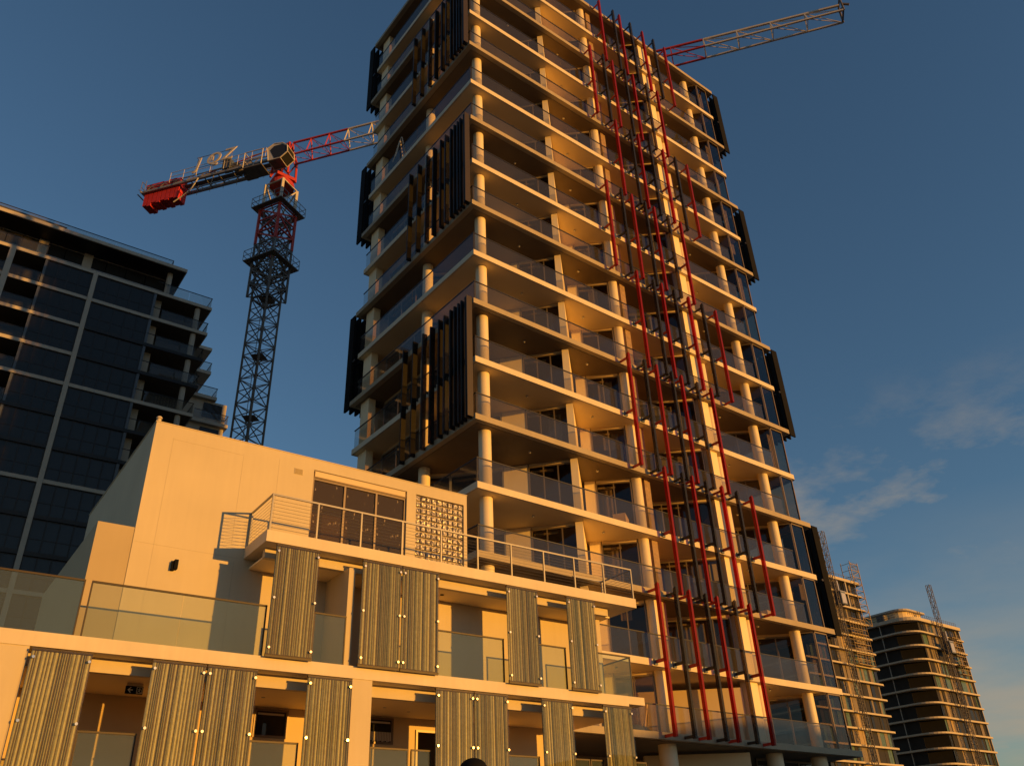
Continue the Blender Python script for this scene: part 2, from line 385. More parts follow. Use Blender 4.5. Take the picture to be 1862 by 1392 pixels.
for k in range(16):
    z0, z1 = ztop(k), zbot(k+1) - 0.002
    maybe_blind((4.75, 2.3), (6.15, 0.72), k, 0.35); maybe_blind((8.83, 1.95), (10.08, 0.78), k, 0.35); maybe_blind((18.85, 3.55), (21.65, 1.0), k, 0.4)
    maybe_blind((12.95, 2.6), (15.6, 0.30), k, 0.35); maybe_blind((22.36, 0.12), (23.45, 0.12), k, 0.5)
    # bay beside the corner
    window_run((2.2, 5.2), (3.9, 3.25), 2, k)
    part('wall_panel', MB().wall((3.93, 3.22), (4.72, 2.33), -0.03, 0.12, z0, z1-0.02), 'balcony_white', TW)
    window_run((4.75, 2.3), (6.15, 0.72), 3, k, frame='bronze')
    part('party_wall', MB().wall((6.22, 0.42), (8.35, 2.50), 0.0, 0.34, z0, z1), 'balcony_white', TW)
    # second bay
    part('wall_panel', MB().wall((8.40, 2.36), (8.80, 1.98), -0.02, 0.12, z0, z1), 'balcony_white', TW)
    window_run((8.83, 1.95), (10.08, 0.78), 2, k, frame='bronze')
    # bay behind the coloured fins
    if k == 0:
        part('wall_panel', MB().wall((10.9, 4.3), (15.55, 0.25), 0.0, 0.2, z0, z1-0.3), 'wall_cream', TW)
    else:
        part('timber_pier', MB().wall((10.75, 0.45), (11.15, 0.45), 0.0, 0.35, z0, z1), 'timber_panel', TW)
        part('party_wall', MB().wall((11.0, 0.82), (12.9, 2.75), 0.0, 0.2, z0, z1), 'timber_panel', TW)
        window_run((12.95, 2.6), (15.6, 0.30), 4, k, frame='bronze')
    part('wall_panel', MB().box(15.85, 16.75, 0.20, 0.55, z0, z1), 'balcony_white', TW)
    # right hand bay
    part('party_wall', MB().wall((16.62, 0.56), (18.8, 3.65), 0.0, 0.2, z0, z1), 'wall_cream', TW)
    window_run((18.85, 3.55), (21.65, 1.0), 4, k, frame='bronze')
    # glazed corner box
    window_run((21.72, 0.88), (22.33, 0.14), 1, k, frame='bronze', full=True)
    window_run((22.36, 0.12), (23.45, 0.12), 1, k, frame='bronze', full=True)
    window_run((23.5, 0.16), (23.5, 5.0), 3, k, frame='bronze', full=True)
    # shaded side
    window_run((1.32, 5.92), (2.15, 5.22), 1, k)
    window_run((1.3, 10.5), (1.3, 5.95), 3, k)
    part('wall_panel', MB().box(0.32, 0.75, 10.55, 11.45, z0, z1), 'balcony_white', TW)
    part('rear_wall', MB().box(0.80, 23.4, 11.25, 11.45, z0, z1), 'wall_cream', TW)
    # rooms seen through the glass
    part('core_wall', MB().box(7.6, 18.0, 6.4, 11.2, z0, z1), 'interior', TW)
    part('room_wall', MB().wall((8.3, 2.7), (7.7, 6.3), 0.0, 0.12, z0, z1), 'interior', TW)
    part('room_wall', MB().wall((4.4, 8.2), (7.5, 8.2), 0.0, 0.12, z0, z1), 'wall_cream', TW)
    part('ceiling_light', MB().ball((3.9, 1.15, z1-0.03), 0.07, 8, 5), 'fabric_white', TW, smooth=True)
    part('ceiling_light', MB().ball((8.0, 0.95, z1-0.03), 0.07, 8, 5), 'fabric_white', TW, smooth=True)
    part('ceiling_light', MB().ball((18.6, 0.9, z1-0.03), 0.07, 8, 5), 'fabric_white', TW, smooth=True)
    # balustrade
    xs = [0.07 + (21.9-0.07)*i/12 for i in range(13)]
    for i in range(12):
        pane_on('balustrade_pane', TW, (xs[i]+0.006, 0.07), (xs[i+1]-0.006, 0.07), z0-0.02, z0+1.10, 'balustrade_glass', 0.018)
    ys = [0.09 + (11.45-0.09)*i/6 for i in range(7)]
    for i in range(6):
        pane_on('balustrade_pane', TW, (0.06, ys[i+1]-0.006), (0.06, ys[i]+0.006), z0-0.02, z0+1.10, 'balustrade_glass', 0.018)
    hr = MB().box(0.03, 21.95, 0.045, 0.095, z0+1.10, z0+1.145).box(0.035, 0.085, 0.10, 11.5, z0+1.10, z0+1.145)
    hr.box(0.045, 0.075, 0.075, 0.105, z0, z0+1.10)
    part('handrail', hr, 'dark_metal', TW)
# coloured fins on the sunlit face
EVEN = [9.50, 10.72, 11.60, 12.80, 13.58, 14.90, 16.05]
ODD = [11.10, 12.45, 13.15, 14.25, 15.50, 16.72, 17.92]
for tier in range(8):
    za_, zb_ = Z[2*tier], Z[2*tier+2]
    zm = Z[2*tier+1]
    for i, x in enumerate(EVEN if tier % 2 == 0 else ODD):
        red = i % 2 == 0
        mt = 'red_glass' if red else 'dark_glass'
        jx = x + random.uniform(-0.03, 0.03)
        f = MB(); n0 = len(f.v)
        x0, x1, y0, y1 = jx-0.065, jx+0.065, -0.74, -0.56
        f.v += [(x0,y0,za_-0.18),(x1,y0,za_-0.18),(x1,y1,za_-0.18),(x0,y1,za_-0.18),(x0,y0,zb_+0.16),(x1,y0,zb_+0.10),(x1,y1,zb_+0.02),(x0,y1,zb_+0.08)]
        f.f += [(0,3,2,1),(4,5,6,7),(0,1,5,4),(1,2,6,5),(2,3,7,6),(3,0,4,7)]
        fin = part('coloured_fin', f, mt, TW, label='translucent red glass fin' if red else 'translucent charcoal glass fin')
        arm = 'crane_red' if red else 'dark_metal'
        for zc_, hh in ((zm-0.13, 0.07), (za_-0.08, 0.06), (zb_-0.12, 0.06)):
            part('bracket', MB().box(jx-0.03, jx+0.03, -0.56, -0.075, zc_-hh, zc_+hh), arm, fin)
        part('fixing_plate', MB().box(jx-0.10, jx+0.10, -0.075, -0.004, zm-0.27, zm-0.01), 'plate_blue', fin)
# black blades on the shaded face, the far end and the rear corner
def blade(p, horiz, z0, z1, i):
    x, y = p
    mt = 'black_glass' if i % 3 else 'dark_glass'
    f = MB()
    if horiz == 'x': f.box(x-0.27 if x < 5 else x-0.55, x, y-0.045, y+0.045, z0, z1)
    else: f.box(x-0.055, x+0.055, y, y+0.60, z0, z1)
    bl = part('screen_blade', f, mt if horiz == 'x' and x < 1 else 'black', TW)
    zm = (z0+z1)/2 - 0.1
    if horiz == 'x':
        sgn = 0.12 if x < 5 else -0.30
        part('bracket', MB().box(min(x, x+sgn)+0.002 if x < 5 else x-0.70, max(x, x+sgn) if x < 5 else x-0.552, y-0.03, y+0.03, zm-0.06, zm+0.06), 'dark_metal', bl)
    else:
        part('bracket', MB().box(x-0.03, x+0.03, y-0.3, y-0.002, zm-0.06, zm+0.06), 'dark_metal', bl)
YB = [0.22, 0.57, 0.84, 1.15, 1.50, 2.03, 2.5, 3.23, 3.95, 4.84, 5.79]
for a in (4, 8, 12):
    for i, y in enumerate(YB):
        blade((-0.12, y), 'x', Z[a]-0.12, Z[a+2]+0.14, i+1)
    part('screen_panel', MB().box(-0.44, -0.13, 0.02, 0.07, Z[a]-0.10, Z[a+2]+0.14), 'dark_bronze', TW)
for a in (2, 6, 10, 14):
    for i in range(7):
        blade((24.90, 0.06+0.34*i), 'x', Z[a]-0.18, Z[a+2]+0.02, i)
    if a > 2:
        for i in range(8):
            blade((-0.03+0.34*i, 12.16), 'y', Z[a]-0.30, Z[a+2]-0.02, i)
# boxes left on balconies
part('cardboard_box', MB().box(-0.5, 0.5, -0.3, 0.3, 0, 0.6), 'cardboard', None, (19.08+9.1, 26.21+0.75, Z[3]), R(35), label='brown cardboard box standing on a tower balcony behind the glass', category='box')
part('cardboard_box', MB().box(-0.35, 0.35, -0.25, 0.25, 0, 0.5), 'cardboard', None, (19.08+19.4, 26.21+0.8, Z[2]+0.08), R(10), label='small carton beside a red fin on a low tower balcony', category='box')

# things left on the tower's balconies
LD = root('step_ladder', (19.08+0.42, 26.21+7.7, Z[11]), R(78), 'pale step ladder leaning by the glass on the shaded side of the tower', 'ladder')
for sx_ in (-0.25, 0.25):
    part('rail', MB().bar((sx_, 0, 0), (sx_*0.7, 0.35, 1.95), 0.035), 'fabric_white', LD)
    part('rail', MB().bar((sx_, 0.75, 0), (sx_*0.7, 0.40, 1.95), 0.03), 'fabric_white', LD)
for i_ in range(6):
    part('tread', MB().box(-0.24+0.012*i_, 0.24-0.012*i_, 0.02+0.05*i_, 0.12+0.05*i_, 0.28+0.28*i_, 0.31+0.28*i_), 'fabric_white', LD)
RP = root('rubble_pile', (19.08+8.6, 26.21+0.75, Z[0]+0.09), 0, 'dark heap of scrap and offcuts behind the lowest glass balustrade', 'rubble')
rn = random.Random(3)
part('bags', MB().ball((0, 0, 0.0), 0.45, 10, 5, True, 0.8).ball((0.55, 0.1, 0.0), 0.38, 10, 5, True, 0.9).ball((-0.5, 0.05, 0), 0.33, 10, 5, True, 0.8), 'plate_blue', RP, smooth=True)
for i_ in range(7):
    x_ = rn.uniform(-0.6, 0.7)
    part('offcut', MB().bar((x_, rn.uniform(-0.1, 0.1), 0.1), (x_+rn.uniform(-0.25, 0.3), rn.uniform(-0.1, 0.2), rn.uniform(0.6, 0.95)), 0.035), 'timber_panel', RP)
part('plank', MB().bar((0.5, 0, 0.1), (0.95, 0.1, 1.25), 0.06), 'cardboard', RP)

# ================================================================== TERRACE BUILDING (foreground)
TB = root('terrace_building', (7.80, 19.7, 0), R(-2.3), 'cream rendered low building with ribbed glass screens and wire railed terrace', 'building')
wl = MB()
W0, W1 = 1.6, 1.9
wl.box(-2.85, 1.69, W0, W1, 9.31, 12.65); wl.box(1.69, 4.79, W0, W1, 12.32, 12.65); wl.box(4.79, 5.12, W0, W1, 9.31, 12.65)
wl.box(5.12, 6.88, W0, W1, 12.30, 12.65); wl.box(6.88, 7.0, W0, W1, 9.31, 12.65); wl.box(5.12, 6.88, W0, W1, 9.31, 9.94)
wl.box(-2.85, 12.1, W0, W1, 6.5, 9.31)
part('front_wall', wl, 'white_render', TB)
part('side_wall', MB().prism([(-2.85, 1.902), (-2.6, 1.902), (-2.6, 9.3), (-2.85, 9.3)], 6.5, 12.648), 'white_render', TB)
part('side_wall', MB().box(6.75, 6.998, 1.902, 9.3, 6.5, 12.648), 'white_render', TB)
part('side_wall', MB().box(-2.6, 6.75, 9.05, 9.3, 6.5, 12.646), 'white_render', TB)
part('roof', MB().box(-2.6, 6.75, 1.9, 9.05, 12.2, 12.4), 'paving', TB)
part('parapet_capping', MB().box(-2.87, 7.02, 1.585, 1.70, 12.65, 12.675), 'white_render', TB)
part('parapet_capping', MB().box(-2.87, -2.70, 1.705, 9.3, 12.65, 12.675), 'white_render', TB)
part('roof_vent_stub', MB().cyl(-2.78, 1.72, 0.06, 12.675, 12.80, 12).ball((-2.78, 1.72, 12.80), 0.085, 10, 5, True), 'white_render', TB, smooth=True)
part('stair_block', MB().box(-3.72, -2.852, 1.62, 8.5, 6.5, 9.66), 'ochre_render', TB)
# fine joints in the render
jn = MB()
for x in (-2.35, -0.42, 0.62): jn.box(x, x+0.012, W0-0.003, W0+0.01, 9.65 if x > -1 else 7.0, 12.3 if x < 0 else 12.4)
jn.box(-2.35, -0.42, W0-0.003, W0+0.01, 12.25, 12.26); jn.box(-2.8, -0.2, W0-0.003, W0+0.01, 9.30, 9.31)
jn.box(-0.30, -0.285, W0-0.003, W0+0.01, 6.6, 9.2)
part('render_joint', jn, 'joint', TB, kind='stuff')
# terrace slab and deck
part('terrace_slab', MB().box(-0.05, 12.55, 0.0, 1.598, 9.31, 9.61), 'slab_white', TB)
part('terrace_deck', MB().box(7.002, 12.55, 1.602, 6.5, 9.32, 9.60), 'slab_white', TB)
part('downstand_beam', MB().box(0.12, 11.7, 0.48, 0.64, 9.05, 9.312), 'white_render', TB)
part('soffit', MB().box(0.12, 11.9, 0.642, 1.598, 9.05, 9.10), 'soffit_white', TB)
part('cross_wall', MB().box(2.34, 2.52, 0.16, 1.598, 6.502, 9.05), 'white_render', TB)
part('cross_wall', MB().box(11.5, 11.68, 0.9, 1.598, 6.502, 9.05), 'white_render', TB)
# lower floor slab
part('balcony_slab', MB().box(-14, 11.78, 0.0, 9.3, 6.2, 6.5), 'slab_white', TB)
part('balcony_slab', MB().box(11.782, 12.45, 0.002, 2.4, 6.27, 6.498), 'slab_white', TB)
part('downstand_beam', MB().box(-4.68, 2.54, 0.48, 0.64, 5.90, 6.202), 'white_render', TB)
part('downstand_beam', MB().box(3.11, 11.6, 0.48, 0.64, 5.90, 6.202), 'white_render', TB)
part('soffit', MB().box(-4.68, 11.7, 0.642, 2.798, 5.90, 5.95), 'soffit_white', TB)
part('pier', MB().box(2.55, 3.10, 0.02, 0.66, -0.1, 6.198), 'white_render', TB)
part('pier', MB().box(-14, -4.70, 0.02, 0.66, -0.1, 6.198), 'white_render', TB)
lw = MB()   # wall of the lower gallery with two windows and a door
WY0, WY1 = 2.8, 3.0
lw.box(-14, 1.15, WY0, WY1, 3.4, 5.898); lw.box(1.15, 2.07, WY0, WY1, 5.86, 5.898); lw.box(1.15, 2.07, WY0, WY1, 3.4, 5.15)
lw.box(2.07, 4.40, WY0, WY1, 3.4, 5.898); lw.box(4.40, 5.22, WY0, WY1, 5.86, 5.898); lw.box(4.40, 5.22, WY0, WY1, 3.4, 5.16)
lw.box(5.22, 5.95, WY0, WY1, 3.4, 5.898); lw.box(5.95, 6.85, WY0, WY1, 5.60, 5.898); lw.box(6.85, 11.6, WY0, WY1, 3.4, 5.898)
part('gallery_wall', lw, 'wall_cream', TB)
part('gallery_floor', MB().box(-14, 11.78, 0.0, 9.3, 3.1, 3.4), 'slab_white', TB)
part('ground_floor_wall', MB().box(-14, 11.7, 0.7, 9.2, -0.1, 3.098), 'white_render', TB)
part('rear_rooms', MB().box(-13.9, 11.5, 4.6, 9.2, 3.402, 6.198), 'interior', TB)
for (a, b_, z0, z1) in ((1.15, 2.07, 5.15, 5.86), (4.40, 5.22, 5.16, 5.86)):
    wf = part('gallery_window', MB().box(a, b_, 2.77, 2.85, z0, z0+0.06).box(a, b_, 2.77, 2.85, z1-0.06, z1).box(a, a+0.06, 2.772, 2.848, z0+0.06, z1-0.06).box(b_-0.06, b_, 2.772, 2.848, z0+0.06, z1-0.06), 'bronze', TB)
    pane_on('pane', wf, (a+0.06, 2.82), (b_-0.06, 2.82), z0+0.06, z1-0.06, 'black_pane', 0.01)
    part('blind_rail', MB().box(a+0.08, b_-0.12, 2.76, 2.765, z1-0.16, z1-0.11), 'fabric_white', wf)
cur = MB()
for i in range(14):
    x = 4.47 + i*0.05
    cur.box(x, x+0.036, 2.79, 2.80, 5.24 + 0.015*math.sin(i*2.1), 5.48)
part('curtain', cur, 'fabric_white', TB)
df = part('door_frame', MB().box(5.95, 6.01, 2.76, 2.86, 3.4, 5.60).box(6.79, 6.85, 2.76, 2.86, 3.4, 5.60).box(6.01, 6.79, 2.762, 2.858, 5.54, 5.60), 'bronze', TB)
pane_on('door_leaf', df, (6.02, 3.0), (6.4, 3.5), 3.42, 5.53, 'black', 0.04)
# ribbed glass screens
def screen(x0, x1, z0, z1):
    sc = root_part('ribbed_screen', x0, z0)
    h = z1 - z0; wd = x1 - x0
    gp = ob('glass_pane', boxmesh('glass_pane', wd-0.01, 0.016, h, 'screen_glass'), sc, (wd/2, -0.13, 0))
    rods = MB(); x = 0.012
    while x < wd - 0.03:
        ww = random.choice((0.026, 0.034, 0.046, 0.058, 0.075))
        ww = min(ww, wd-0.012-x); d = random.uniform(0.016, 0.032)
        yb = -0.095 + random.uniform(0, 0.012)
        rods.prism([(x, yb), (x+ww*0.25, yb-d*0.75), (x+ww*0.5, yb-d), (x+ww*0.75, yb-d*0.75), (x+ww, yb)], 0.03, h-0.04)
        x += ww + random.choice((0.010, 0.014, 0.018, 0.026))
    part('rod_infill', rods, 'olive_rod', sc, kind='stuff', smooth=True)
    part('backing_sheet', MB().box(0.008, wd-0.008, -0.090, -0.078, 0.02, h-0.03), 'screen_backing', sc)
    part('bottom_rail', MB().box(0.0, wd, -0.12, -0.07, -0.045, 0.018), 'dark_bronze', sc)
    part('top_rail', MB().box(0.0, wd, -0.12, -0.07, h-0.03, h+0.02), 'dark_bronze', sc)
    for xx in (0.055, wd-0.055):
        for zz in (0.16, h*0.5, h-0.17):
            ob('bolt', shared('bolt', lambda: MB().bar((0, 0, 0), (0, -0.035, 0), 0.03, 12).mesh('bolt', 'bright_steel', True)), sc, (xx, -0.138, zz))
def root_part(name, x0, z0):
    return ob(name, MB().box(0.0, 0.012, -0.118, -0.072, 0.02, 0.04).mesh(name, 'dark_bronze'), TB, (x0, 0, z0))
for (a, b_) in ((0.20, 1.37), (2.60, 3.77), (3.80, 4.95), (7.25, 8.38), (9.50, 10.62)): screen(a, b_, 6.52, 9.22)
for (a, b_) in ((-4.67, -3.50), (-2.28, -1.11), (-1.08, 0.08), (1.32, 2.48), (4.88, 6.05), (6.08, 7.18), (8.34, 9.46), (10.62, 11.76)): screen(a, b_, 3.36, 6.13)
# glass balustrades
def balustrade(x0, x1, z0, z1, y=0.07, ends=True):
    n = max(1, round((x1-x0)/2.2))
    for i in range(n):
        a = x0+(x1-x0)*i/n+0.006; b_ = x0+(x1-x0)*(i+1)/n-0.006
        pane_on('balustrade_pane', TB, (a, y), (b_, y), z0-0.02, z1-0.02, 'terrace_glass', 0.018)
    hb = MB().box(x0, x1, y-0.025, y+0.025, z1-0.02, z1+0.02)
    if ends:
        hb.box(x0-0.002, x0+0.028, y-0.015, y+0.035, z0, z1-0.02).box(x1-0.028, x1+0.002, y-0.015, y+0.035, z0, z1-0.02)
    part('handrail', hb, 'dark_bronze', TB)
for (a, b_) in ((-9.0, -3.93), (-3.80, 0.19), (1.42, 2.30), (4.98, 7.22), (8.42, 9.48), (10.65, 12.08)): balustrade(a, b_, 6.5, 7.70)
pane_on('balustrade_pane', TB, (12.08, 0.09), (12.08, 1.6), 6.5, 7.68, 'terrace_glass', 0.018)
part('handrail', MB().box(12.06, 12.10, 0.098, 1.6, 7.68, 7.72), 'dark_bronze', TB)
for (a, b_) in ((-3.47, -2.31), (0.11, 1.29), (3.13, 4.20), (4.28, 4.85), (7.22, 8.31), (9.49, 10.1), (10.14, 10.6), (11.78, 12.3)): balustrade(a, b_, 3.4, 4.64)
# wire railing on the terrace
PX = [0.02, 1.29, 2.56, 3.83, 5.10, 6.36, 7.58, 8.82, 10.04, 11.27, 12.50]
for x in PX:
    part('rail_post', MB().box(x-0.02, x+0.02, 0.03, 0.08, 9.61, 10.58), 'steel', TB)
for x in (0.02, 12.50):
    part('rail_post', MB().box(x-0.02, x+0.02, 1.50, 1.55, 9.61, 10.58), 'steel', TB)
part('top_rail', MB().box(0.0, 12.52, 0.03, 0.08, 10.58, 10.625).box(-0.002, 0.04, 0.082, 1.598, 10.58, 10.625).box(12.48, 12.522, 0.082, 1.598, 10.58, 10.625), 'steel', TB)
part('top_rail', MB().box(11.2, 12.48, 1.5, 1.55, 10.58, 10.62), 'steel', TB)
wr = MB()
for i in range(9):
    z = 9.70 + i*0.095
    wr.bar((0.02, 0.055, z), (12.5, 0.055, z), 0.0045, 5); wr.bar((0.02, 0.06, z), (0.02, 1.52, z), 0.0045, 5); wr.bar((12.5, 0.06, z), (12.5, 1.52, z), 0.0045, 5)
part('rail_wires', wr, 'steel', TB, kind='stuff')
# terrace window
tw = MB()
for x in (1.69, 2.71, 3.75, 4.73): tw.box(x, x+0.06, 1.66, 1.76, 9.61, 12.10)
tw.box(1.75, 4.73, 1.662, 1.758, 12.04, 12.10); tw.box(1.75, 4.73, 1.662, 1.758, 10.02, 10.09)
tw.box(1.69, 4.79, 1.63, 1.80, 12.10, 12.125); tw.box(1.69, 4.79, 1.63, 1.80, 12.295, 12.318)
wf = part('terrace_window', tw, 'bronze', TB)
for (a, b_) in ((1.75, 2.71), (2.77, 3.75), (3.81, 4.73)):
    pane_on('pane', wf, (a, 1.71), (b_, 1.71), 10.09, 12.04, 'dirty_glass', 0.02)
    pane_on('pane', wf, (a, 1.71), (b_, 1.71), 9.62, 10.02, 'dirty_glass', 0.02)
part('shutter_box', MB().box(1.74, 4.74, 1.615, 1.80, 12.127, 12.293), 'wall_cream', TB)
part('room_back_wall', MB().box(1.0, 5.0, 3.6, 3.7, 9.4, 12.2), 'interior', TB)
# glass block wall
part('block_grout', MB().box(5.12, 6.88, 1.70, 1.80, 9.94, 12.30), 'grout', TB)
gb = MB()
s_ = 0.079
gb.v = [(-s_,0.055,-s_),(s_,0.055,-s_),(s_,0.055,s_),(-s_,0.055,s_),(-s_,0.012,-s_),(s_,0.012,-s_),(s_,0.012,s_),(-s_,0.012,s_)]
q_ = s_*0.8
gb.v += [(-q_,0,-q_),(q_,0,-q_),(q_,0,q_),(-q_,0,q_)]
gb.f = [(0,1,5,4),(1,2,6,5),(2,3,7,6),(3,0,4,7),(4,5,9,8),(5,6,10,9),(6,7,11,10),(7,4,8,11),(8,9,10,11)]
gbm = gb.mesh('glass_block', 'glass_block')
for i in range(9):
    for j in range(12):
        ob('glass_block', gbm, TB, (5.12+0.0978+0.1956*i, 1.645, 9.94+0.0983+0.1967*j))
# vent grille, wall lamp, down lights
vg = part('vent_grille', MB().box(1.09, 1.36, 1.588, 1.598, 12.06, 12.24), 'white_render', TB)
for i in range(5): part('vent_slat', MB().box(1.11, 1.34, 1.572, 1.587, 12.075+0.032*i, 12.090+0.032*i), 'ochre_render', vg)
part('wall_lamp', MB().box(-1.85, -1.77, 1.50, 1.597, 8.70, 8.93).box(-1.80, -1.71, 1.46, 1.60, 8.73, 8.97), 'black', TB)
for (x, y, z) in ((1.75, 1.1, 9.048), (1.45, 1.1, 9.048), (5.75, 1.05, 9.048), (8.9, 1.05, 9.048)):
    part('downlight', MB().cyl(x, y, 0.06, z-0.012, z, 14), 'black', TB)
for (x, y) in ((0.9, 1.6), (4.3, 1.6), (5.2, 1.9), (8.0, 1.5)):
    part('downlight', MB().cyl(x, y, 0.05, 5.888, 5.899, 14), 'fabric_white', TB)
# exit signs hung under the gallery ceiling
def exit_sign(loc, label, k=1.0):
    e = root('exit_sign', loc, R(-2.3), label, 'exit sign', 'exit signs of the lower gallery')
    part('housing', MB().box(-0.17*k, 0.17*k, 0, 0.05, 0.14*k, 0.20*k), 'wall_cream', e)
    part('sign_plate', MB().box(-0.18*k, 0.18*k, 0.005, 0.04, -0.02*k, 0.14*k), 'black', e)
    a = MB()
    def pl(pts, y0=-0.002, y1=0.004):
        n = len(a.v); kk = len(pts)
        a.v += [(x*k, y0, z*k) for x, z in pts] + [(x*k, y1, z*k) for x, z in pts]
        a.f.append(tuple(n+i for i in range(kk))); a.f.append(tuple(n+kk+i for i in reversed(range(kk))))
        for i in range(kk):
            j = (i+1) % kk; a.f.append((n+i, n+kk+i, n+kk+j, n+j))
    pl([(-0.14, 0.06), (-0.085, 0.115), (-0.062, 0.115), (-0.105, 0.07), (-0.03, 0.07), (-0.03, 0.05), (-0.105, 0.05), (-0.062, 0.005), (-0.085, 0.005)])
    pl([(0.045, -0.005), (0.165, -0.005), (0.165, 0.005), (0.045, 0.005)])
    pl([(0.045, 0.006), (0.056, 0.006), (0.056, 0.128), (0.045, 0.128)]); pl([(0.057, 0.118), (0.165, 0.118), (0.165, 0.128), (0.057, 0.128)])
    pl([(0.154, 0.006), (0.165, 0.006), (0.165, 0.117), (0.154, 0.117)])
    part('arrow_and_door', a, 'sign_cream', e)
    f = MB(); a = f
    pl([(0.10, 0.092), (0.118, 0.092), (0.118, 0.110), (0.10, 0.110)]); pl([(0.085, 0.05), (0.112, 0.045), (0.122, 0.088), (0.098, 0.088)])
    pl([(0.066, 0.066), (0.098, 0.076), (0.098, 0.086), (0.062, 0.074)]); pl([(0.112, 0.075), (0.145, 0.064), (0.148, 0.072), (0.120, 0.086)])
    pl([(0.098, 0.047), (0.112, 0.044), (0.138, 0.015), (0.126, 0.010)]); pl([(0.085, 0.049), (0.097, 0.047), (0.082, 0.020), (0.060, 0.016), (0.060, 0.026), (0.074, 0.030)])
    part('running_figure', f, 'sign_cream', e)
def tbw(x, y, z):
    c, s2 = math.cos(R(-2.3)), math.sin(R(-2.3)); return (7.80+x*c-y*s2, 19.7+x*s2+y*c, z)
exit_sign(tbw(-2.25, 1.25, 5.69), 'small black exit sign with cream arrow near the cream corner pier', 1.05)
exit_sign(tbw(10.45, 1.9, 5.66), 'black exit sign between the two ribbed screens nearest the tower', 0.9)

# ================================================================== CRANE
CR = root('tower_crane', (20.5, 58.5, 0), 0, 'red and white tower crane with a long lattice jib behind the tower', 'crane')
JA = math.atan2(-41.4, 29.9)
def lattice(w_, z0, z1, n, rc, rb, rot, rings=True, xbrace=False):
    mb = MB(); h = w_/2
    cs = [(h*sx*math.cos(rot)-h*sy*math.sin(rot), h*sx*math.sin(rot)+h*sy*math.cos(rot)) for sx, sy in ((-1,-1),(1,-1),(1,1),(-1,1))]
    for x, y in cs: mb.bar((x, y, z0), (x, y, z1), rc)
    dz = (z1-z0)/n
    for i in range(n):
        a, b_ = z0+i*dz, z0+(i+1)*dz
        for j in range(4):
            p, q = cs[j], cs[(j+1) % 4]
            if (i+j) % 2: p, q = q, p
            mb.bar((*p, a), (*q, b_), rb)
            if xbrace: mb.bar((*q, a), (*p, b_), rb)
            if rings: mb.bar((*p, b_), (*q, b_), rb)
    return mb
MR = R(27)
z = -0.15
while z < 45.5:
    z2 = min(z+5.7, 45.6)
    sec = part('mast_section', lattice(1.7, z, z2, 5, 0.10, 0.045, MR), 'crane_grey', CR)
    part('ladder', MB().bar((0.2, 0.3, z), (0.2, 0.3, z2), 0.03).bar((-0.2, 0.3, z), (-0.2, 0.3, z2), 0.03), 'crane_grey', sec)
    part('landing', MB().prism([(-0.75, -0.2), (0.0, -0.9), (0.75, -0.2), (0, 0.5)], z2-0.08, z2-0.03), 'crane_grey', sec)
    z = z2
part('mast_section', lattice(1.7, 45.6, 55.4, 8, 0.11, 0.05, MR), 'crane_grey', CR)
part('climbing_cage', lattice(2.25, 45.6, 51.3, 4, 0.12, 0.06, MR, True, True), 'crane_grey', CR)
part('climbing_cage', lattice(2.25, 51.35, 55.4, 3, 0.15, 0.08, MR, True, False), 'crane_red', CR)
part('head_section', lattice(2.0, 55.6, 58.5, 1, 0.16, 0.08, MR), 'crane_white', CR)
for zz in (49.3, 55.45):
    w2 = 1.7; rr = lambda x, y: (x*math.cos(MR)-y*math.sin(MR), x*math.sin(MR)+y*math.cos(MR))
    outl = [(-w2, -w2), (w2, -w2), (w2, w2), (-w2, w2)]
    fl = MB()
    for (x0, x1, y0, y1) in ((-w2, w2, -w2, -w2+0.5), (-w2, w2, w2-0.5, w2), (-w2, -w2+0.5, -w2+0.5, w2-0.5), (w2-0.5, w2, -w2+0.5, w2-0.5)):
        fl.prism([rr(x0, y0), rr(x1, y0), rr(x1, y1), rr(x0, y1)], zz, zz+0.08)
    pf = part('platform', fl, 'crane_grey', CR)
    rl = MB()
    for i in range(4):
        a = rr(*outl[i]); b_ = rr(*outl[(i+1) % 4])
        for h in (0.55, 1.1): rl.bar((*a, zz+h), (*b_, zz+h), 0.03)
        for j in range(4):
            c_ = lerp(a, b_, j/4); rl.bar((*c_, zz+0.08), (*c_, zz+1.1), 0.03)
    part('guard_rail', rl, 'steel', pf)
part('slew_ring', MB().cyl(0, 0, 1.12, 58.52, 58.95, 24).cyl(0, 0, 0.9, 58.95, 59.25, 24).box(-0.9, 0.9, -0.9, 0.9, 59.25, 59.6), 'crane_red', CR)
ux, uy = math.cos(JA), math.sin(JA); nx_, ny_ = -uy, ux
def J(d, s, z_): return (ux*d+nx_*s, uy*d+ny_*s, z_)
tt = MB()
for s in (-0.7, 0.7):
    for d0, d1 in ((-0.9, -0.7), (0.9, 0.8)):
        tt.bar(J(d0, s, 59.6), J(d1, s, 62.2), 0.13)
    tt.bar(J(-0.9, s, 59.65), J(0.8, s, 62.1), 0.07); tt.bar(J(0.9, s, 59.65), J(-0.7, s, 62.1), 0.07)
    tt.bar(J(0.8, s, 62.2), J(0.2, 0, 64.5), 0.12); tt.bar(J(-0.7, s, 62.2), J(0.2, 0, 64.5), 0.10)
part('turntable', tt, 'crane_red', CR)
